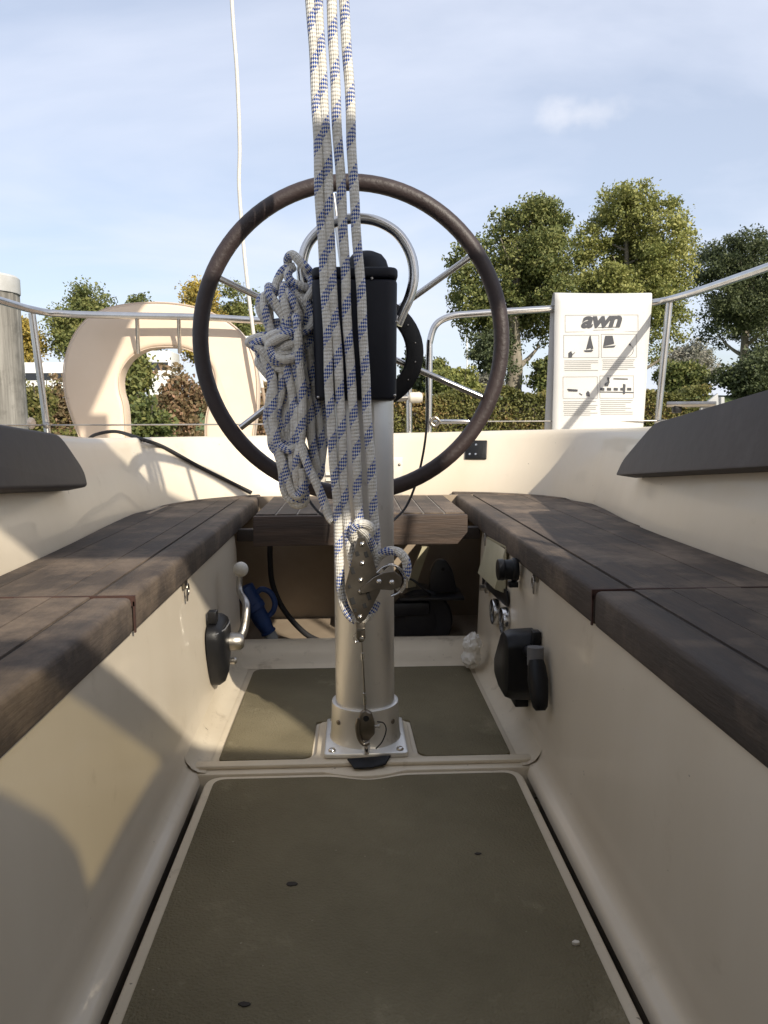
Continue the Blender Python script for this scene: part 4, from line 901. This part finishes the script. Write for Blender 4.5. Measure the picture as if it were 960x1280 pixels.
TOPZ = 1.325
cv.append(prism(hp2([(-1.0,.86),(.27,.86),(.27,1.10),(.27,TOPZ),(-1.0,TOPZ)]), (0,0,0), (0,.006,0)))
cv.append(prism(hp2([(.27,.86),(1.42,.86),(1.42,1.249),(.98,1.292),(.80,1.319),(.62,1.245),(.498,1.108),(.42,1.006),(.403,1.056),(.369,1.085),(.313,1.10),(.27,1.105)]), (0,0,0), (0,.006,0)))
cv.append(prism(hp2([(.27,1.256),(.62,1.245),(.80,1.319),(.60,1.328),(.27,TOPZ)]), (0,0,0), (0,.006,0)))
cv.append(prism(hp2([(-.98,1.70),(.85,1.69),(1.36,1.80),(1.36,2.175),(.6,2.135),(0,2.15),(-.6,2.12),(-.96,1.96)]), (0,0,0), (0,.006,0)))
cv.append(prism(hp2([(1.02,1.30),(1.42,1.25),(1.42,1.82),(1.36,1.795),(1.03,1.726)]), (0,.0005,0), (0,.0065,0)))
mk('shade_panels', cv, 'canvas', hood, smooth=False)  # unseen panels, cut along the sun direction to shape the cockpit's lit patches
mk('window', prism(hp2([(.26,1.0),(.64,1.0),(.64,1.26),(.26,1.26)]), (0,.008,0), (0,.0085,0)), 'clear_vinyl', hood, smooth=False)
arch = [(-1.05,.88),(-1.03,1.5),(-.95,1.95),(-.6,2.10),(0,2.13),(.6,2.115),(1.36,2.16),(1.38,1.8),(1.2,.88)]
A1 = crom([(x, HY+.004, z) for x, z in arch[2:7]], 6); A2 = crom([(x, -.16, z+.02) for x, z in arch[2:7]], 6)
o = mk('canvas_roof', grid([A1, A2]), 'canvas', hood); sm = o.modifiers.new('thickness', 'SOLIDIFY'); sm.thickness = .004
mk('bow', tube(crom([(x, -.16, z+.008) for x, z in arch], 6), .012, 10), 'steel', hood)

# ------------------------------------------------------------------ mooring post
post = thing('mooring_post', (-2.45,5.0,-1.6), 'weathered grey wooden mooring post with white cap', 'post')
rx = PY(33,540,5.0).x; rx2 = PY(22,362,5.0).x; zt = PY(10,362,5.0).z
pr_ = []
n_ = 40; rows = []
rr = np.random.default_rng(5); prf = 1+.02*rr.normal(size=n_)
for z in np.linspace(-1.6, zt, 30):
    t = (z-.6)/(zt-.6); xr = rx+(rx2-rx)*t; rad = .19-.018*t
    rows.append([Vector((xr-rad+rad*prf[j%n_]*math.cos(2*math.pi*j/n_), 5.0+rad*prf[j%n_]*math.sin(2*math.pi*j/n_), z)) for j in range(n_+1)])
mk('timber', grid(rows), 'post_wood', post)
cx_ = rx2-.172
mk('cap', lathe([(.178,-.01),(.180,.0),(.180,.085),(.165,.10),(0,.13)], 36, (cx_,5.0,zt-.005)), 'cap_white', post)
mk('cap_nail', lathe([(.008,0),(.006,.003),(0,.004)], 10, (cx_+.075,5.0-.164,zt+.04), (.4,-.9,0)), 'bronze_steel', post)

# ------------------------------------------------------------------ foliage
def leaf_mesh(name, pts, size, material, parent=None, tint=None, org=(0,0,0), seed=1):
    r = np.random.default_rng(seed); n = len(pts); P = np.asarray(pts, float)-np.array(org)
    d1 = r.normal(size=(n,3)); d1 /= np.linalg.norm(d1,axis=1,keepdims=True)
    d2 = np.cross(d1, r.normal(size=(n,3))); d2 /= np.linalg.norm(d2,axis=1,keepdims=True)
    s = size*r.uniform(.6,1.3,(n,1)); a = d1*s; b = d2*s*.62
    V = np.empty((n,4,3)); V[:,0] = P-a; V[:,1] = P+b*.9; V[:,2] = P+a; V[:,3] = P-b*.9
    me = bpy.data.meshes.new(name); me.vertices.add(4*n); me.vertices.foreach_set('co', V.ravel().astype(np.float32))
    me.loops.add(4*n); me.loops.foreach_set('vertex_index', np.arange(4*n, dtype=np.int32))
    me.polygons.add(n); me.polygons.foreach_set('loop_start', np.arange(0,4*n,4,dtype=np.int32)); me.polygons.foreach_set('loop_total', np.full(n,4,dtype=np.int32))
    at = me.attributes.new('tint','FLOAT','FACE'); tv = np.clip(r.normal(.45,.2,n)+(0 if tint is None else tint), 0, 1)
    at.data.foreach_set('value', tv.astype(np.float32)); me.materials.append(M[material]); me.update(); me.validate()
    o = link(bpy.data.objects.new(name, me))
    if parent is not None: o.parent = parent
    return o
def crown_points(c, rx, ry, rz, clumps, per, cr, seed, shape=1.0, hollow=.45):
    """leaf clumps on the outsides of many overlapping lobes of an uneven crown"""
    r = np.random.default_rng(seed); P = []; T = []; c = np.array(c); ax = np.array([rx, ry, rz])
    nl = 38; lobes = []
    while len(lobes) < nl:
        d = r.normal(size=3); d /= np.linalg.norm(d); q = r.uniform(.15, .90)**.6
        w_ = 1-.35*shape*max(0, d[2])**1.5
        lobes.append((c+d*ax*np.array([w_, w_, 1])*q, r.uniform(.24, .40), r.normal(0, .10)))
    for _ in range(clumps):
        lc, lr, lt = lobes[r.integers(nl)]
        d = r.normal(size=3); d[2] += .35; d /= np.linalg.norm(d)
        p = lc+d*np.array([rx, ry, min(rz, rx*1.3)])*lr*r.uniform(.5, 1.1)
        e = (p-c)/(ax*1.04); le = np.linalg.norm(e)
        if le > 1: p = c+(p-c)/le
        k = r.integers(int(per*.5), int(per*1.4)); s = cr*r.uniform(.5, 1.15)
        off = np.clip(r.normal(size=(k,3)), -1.7, 1.7)*np.array([s, s, s*.7])*.5
        P.append(p+off); T.append(np.full(k, lt+r.normal(0, .10)))
    return np.concatenate(P), np.concatenate(T)
def limbs(base, top, r0, crown_c, rx, rz, seed, nb=9, lo=.3):
    r = random.Random(seed); b = Vector(base); t = Vector(top)
    tr = [b+(t-b)*q+Vector((r.uniform(-.12,.12),r.uniform(-.12,.12),0))*(1 if 0 < q < 1 else 0) for q in np.linspace(0,1,7)]
    sh = [tube(crom(tr,3), [r0*(1-.85*i/18)+(.25*r0 if i == 0 else 0) for i in range(19)], 9)]
    for k in range(nb):
        q = lo+(.95-lo)*k/nb; s0 = b+(t-b)*q; a = k*2.4+r.uniform(-.4,.4); ln = rx*r.uniform(.45,.72)*(1-.35*q)
        e = s0+Vector((math.cos(a)*ln, math.sin(a)*ln, ln*r.uniform(.5,.9))); mid_ = (s0+e)/2+Vector((0,0,-.08*ln)); rr_ = r0*(1-.8*q)*.5
        sh.append(tube(crom([s0,mid_,e],5), [rr_*(1-.8*i/10)+.01 for i in range(11)], 6))
    return sh
def tree(name, label, px, py_top, D, wpx, base_z, crown_lo_px, mt, seed, clumps=420, per=52, leaf=.115, bark='bark', trunk_px=None, group=None, shape=1.0, trunk_r=.22, tint=0.0, cr=.55, yscale=1.0):
    s = D/F*1.0; top = PY(px, py_top, D); lo = PY(px, crown_lo_px, D); rx = wpx*D/F/2
    bx_ = PY(trunk_px if trunk_px else px, 500, D).x
    root = thing(name, (bx_, D, base_z), label, 'tree', group)
    cz = (top.z+lo.z)/2; rz = (top.z-lo.z)/2
    mk('trunk', limbs((bx_,D,base_z-.1), (top.x, D, top.z-rz*.25), trunk_r, None, rx, rz, seed, 11, max(.12,(lo.z-base_z)/(top.z-base_z))), bark, root, ang=60)
    P_, T_ = crown_points((top.x, D, cz), rx, rx*yscale, rz, int(clumps*1.35), int(per*1.75), cr, seed, shape)
    leaf_mesh('crown', P_, leaf*.70, mt, root, T_+tint, org=(bx_,D,base_z), seed=seed)
    return root
tree('broadleaf_tree', 'tall green tree with pale trunk behind the wheel rim and spokes', 650, 243, 36, 158, 1.93, 458, 'leaf_green', 11, clumps=560, per=50, trunk_px=640, trunk_r=.42, cr=.55, group='trees behind the hedge', tint=.05)
tree('broadleaf_tree', 'tall light green tree rising right behind the printed sheet', 786, 236, 37, 160, 1.95, 478, 'leaf_light', 12, clumps=620, per=52, trunk_px=780, trunk_r=.3, cr=.58, group='trees behind the hedge')
tree('broadleaf_tree', 'dark green tree beyond the end of the clipped hedge', 945, 283, 41, 165, 1.95, 455, 'leaf_dark', 13, clumps=520, per=48, trunk_px=926, bark='bark', trunk_r=.3, cr=.62, group='trees behind the hedge', tint=.12)
tree('broadleaf_tree', 'low dark rounded tree in front of the pale tree trunk', 618, 412, 34.5, 66, 1.85, 478, 'leaf_dark', 14, clumps=120, per=44, leaf=.10, bark='bark_dark', trunk_r=.1, cr=.4, tint=.05)
tree('broadleaf_tree', 'grey green tree between the wooden post and the lifebuoy', 104, 356, 48, 84, 1.95, 470, 'leaf_green', 15, clumps=240, per=40, leaf=.14, trunk_r=.2, bark='bark_dark', cr=.7, tint=.1)
tree('broadleaf_tree', 'slim green tree rising just above the top of the lifebuoy', 168, 360, 50, 62, 1.95, 470, 'leaf_green', 16, clumps=160, per=40, leaf=.14, trunk_r=.18, bark='bark_dark', cr=.7, tint=.05)
tree('broadleaf_tree', 'yellow autumn tree behind the left side of the wheel', 250, 345, 46, 66, 1.95, 460, 'leaf_yellow', 17, clumps=200, per=42, leaf=.13, trunk_r=.18, bark='bark_dark', cr=.65)
tree('broadleaf_tree', 'olive green tree beside the yellow autumn tree', 298, 352, 49, 64, 1.95, 465, 'leaf_green', 18, clumps=190, per=42, leaf=.14, trunk_r=.18, bark='bark_dark', cr=.65, tint=.15)
tree('broadleaf_tree', 'yellowing tree partly hidden by the wooden mooring post', 18, 395, 47, 70, 1.95, 470, 'leaf_yellow', 19, clumps=160, per=40, leaf=.13, trunk_r=.18, bark='bark_dark', cr=.65, tint=-.1)
tree('broadleaf_tree', 'pale willow-like tree low between the light tree and dark tree', 860, 428, 52, 70, 1.95, 500, 'leaf_pale', 20, clumps=150, per=42, leaf=.14, trunk_r=.15, bark='bark_dark', cr=.6, shape=.6)
tree('broadleaf_tree', 'dark evergreen at the far end beyond the hedge', 955, 440, 33, 90, 1.7, 505, 'leaf_dark', 21, clumps=150, per=50, leaf=.12, trunk_r=.15, bark='bark_dark', cr=.6, shape=.3)
# clipped hedge
def hedge_points(x0, x1, y0, y1, z0, z1, n, seed):
    r = np.random.default_rng(seed); P = r.uniform(size=(n,3)); face = r.uniform(size=n)
    X = x0+P[:,0]*(x1-x0); Y_ = y0+P[:,1]*(y1-y0); Z_ = z0+P[:,2]*(z1-z0)
    Y_ = np.where(face < .62, y0+np.abs(r.normal(0,.12,n)), Y_); Z_ = np.where(face > .62, z1-np.abs(r.normal(0,.10,n)), Z_)
    bump_ = .09*np.sin(X*1.9)+.07*np.sin(X*4.3+1)
    return np.stack([X, Y_+bump_*.6, Z_+bump_*(Z_-z0)/(z1-z0)+r.normal(0,.03,n)], 1)
xl, xr_ = PY(338,500,22).x, PY(893,500,22).x
hz = PY(700,489,22).z
hg = thing('clipped_hedge', ((xl+xr_)/2,22.5,-.2), 'long clipped hedge with reddish leaves running behind the transom', 'hedge')
hp_ = hedge_points(xl, xr_, 22, 23.2, -.15, hz, 34000, 31)
tn_ = .18*np.sin(hp_[:,0]*1.1)+.14*np.sin(hp_[:,0]*2.7+hp_[:,2]*2.3)+.12*np.sin(hp_[:,2]*5+hp_[:,0])
leaf_mesh('foliage', hp_, .055, 'leaf_hedge', hg, tn_, org=((xl+xr_)/2,22.5,-.2), seed=31)
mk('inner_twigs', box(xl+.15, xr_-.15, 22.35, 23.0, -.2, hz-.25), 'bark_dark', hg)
# bushes
def bush(label, px, py_top, D, wpx, mt, seed, n=90, leaf=.07, base=-.2, per=60, tint=0, cr=.35, group=None):
    top = PY(px, py_top, D); rx = wpx*D/F/2; hz_ = (top.z-base)
    root = thing('bush', (top.x, D, base), label, 'bush', group)
    sh = []
    r = random.Random(seed)
    for k in range(9):
        a = k*.7; e = Vector((top.x+math.cos(a)*rx*.7, D+math.sin(a)*rx*.5, base+hz_*r.uniform(.6,.95)))
        sh.append(tube(crom([(top.x+r.uniform(-.2,.2)*rx,D,base-.05),((top.x+e.x)/2+r.uniform(-.1,.1),(D+e.y)/2,base+hz_*.4),tuple(e)],4), [.03*(1-.8*i/8)+.004 for i in range(9)], 5))
    mk('stems', sh, 'bark_dark', root)
    P_, T_ = crown_points((top.x, D, base+hz_*.5), rx, rx*.7, hz_*.5, n, per, cr, seed, .3, .2)
    leaf_mesh('foliage', P_, leaf, mt, root, T_+tint, org=(top.x,D,base), seed=seed)
bg_ = [
 ('green bush between the mooring post and the rail stanchion', 42, 462, 17, 46, 'leaf_hedge', 41, -.1),
 ('rust tinged bush just outside the lifebuoy beside the stanchion', 78, 468, 18.5, 50, 'leaf_rust', 42, 0),
 ('fresh green bush framed on the left inside the lifebuoy opening', 170, 440, 15, 46, 'leaf_green', 43, .22),
 ('rusty brown bush framed in the middle of the lifebuoy opening', 222, 455, 14.5, 66, 'leaf_rust', 44, .05),
 ('dark green low bush at the foot of the lifebuoy opening', 190, 498, 12.6, 60, 'leaf_green', 45, -.05),
 ('brown leaved bush hidden behind the lifebuoy arm and wheel', 285, 450, 16, 80, 'leaf_rust', 46, 0),
 ('russet bush showing beside the lifebuoy below the white line', 335, 478, 15, 50, 'leaf_rust', 47, .08),
 ('dark bush half covered by the lifebuoy body', 125, 480, 16, 70, 'leaf_hedge', 48, -.1)]
for lab, px, pt, D, wp, mt, sd_, ti in bg_: bush(lab, px, pt, D, wp, mt, sd_, n=110, leaf=.05, tint=ti, cr=.26)
bush('rounded green bush on the bank seen inside the wheel', 575, 462, 33, 75, 'leaf_light', 51, n=120, leaf=.09, base=1.7, cr=.4, tint=-.1)
bush('small olive bush on the bank beside the bent rail', 547, 452, 35, 34, 'leaf_green', 52, n=60, leaf=.09, base=1.85, cr=.35)
bush('pale bush on the bank under the round dark tree', 612, 468, 34, 40, 'leaf_pale', 53, n=60, leaf=.09, base=1.8, cr=.35)
bush('dark bush on the bank left of the pale trunk base', 520, 440, 37, 44, 'leaf_dark', 54, n=80, leaf=.1, base=1.9, cr=.4)
bush('green bush at the foot of the tall tree by the sheet', 690, 448, 34.5, 62, 'leaf_green', 55, n=110, leaf=.09, base=1.8, cr=.4)
bush('dark shrub under the light green tree beside the stanchion', 850, 455, 35, 70, 'leaf_green', 56, n=120, leaf=.09, base=1.85, cr=.4, tint=-.1)

# ------------------------------------------------------------------ far buildings and mast
def trailer(label, px0_, px1_, pyt, pyb, D, roof=False):
    a, b = PY(px0_, pyt, D), PY(px1_, pyb, D); base = 1.4
    t = thing('trailer', ((a.x+b.x)/2, D, base), label, 'trailer', None)
    wl = mk('body', box(a.x, b.x, D, D+2.3, base, a.z), 'wall_white', t, bevel=.06)
    h = a.z-b.z
    n = max(1, int((b.x-a.x)/1.3)); wd_ = (b.x-a.x-.2)/n
    for k in range(n):
        x = a.x+.1+k*wd_; mk('window', box(x+.04, x+wd_-.04, D-.02, D+.02, b.z+.02, b.z+.40*h+.02), 'window_dark', t)
    mk('skirt', box(a.x+.05, b.x-.05, D-.01, D+.03, base, base+.35), 'slate', t)
trailer('small white trailer seen through the lifebuoy opening', 183, 214, 437, 462, 43)
trailer('white trailer beside the white line behind the bushes', 300, 342, 419, 462, 42)
trailer('low white trailer with dark window band left of the lifebuoy', 28, 100, 451, 474, 44)
mst = thing('distant_mast', tuple(PY(585,470,60)), 'slim white mast with stay seen far off beyond the bank', 'mast')
b0 = PY(585,505,60); t0 = PY(583.5,405,60)
mk('spar', tube([b0, t0], .05, 8), 'wall_white', mst); mk('stay', tube([t0, PY(602,505,60)], .018, 6), 'steel_dull', mst)
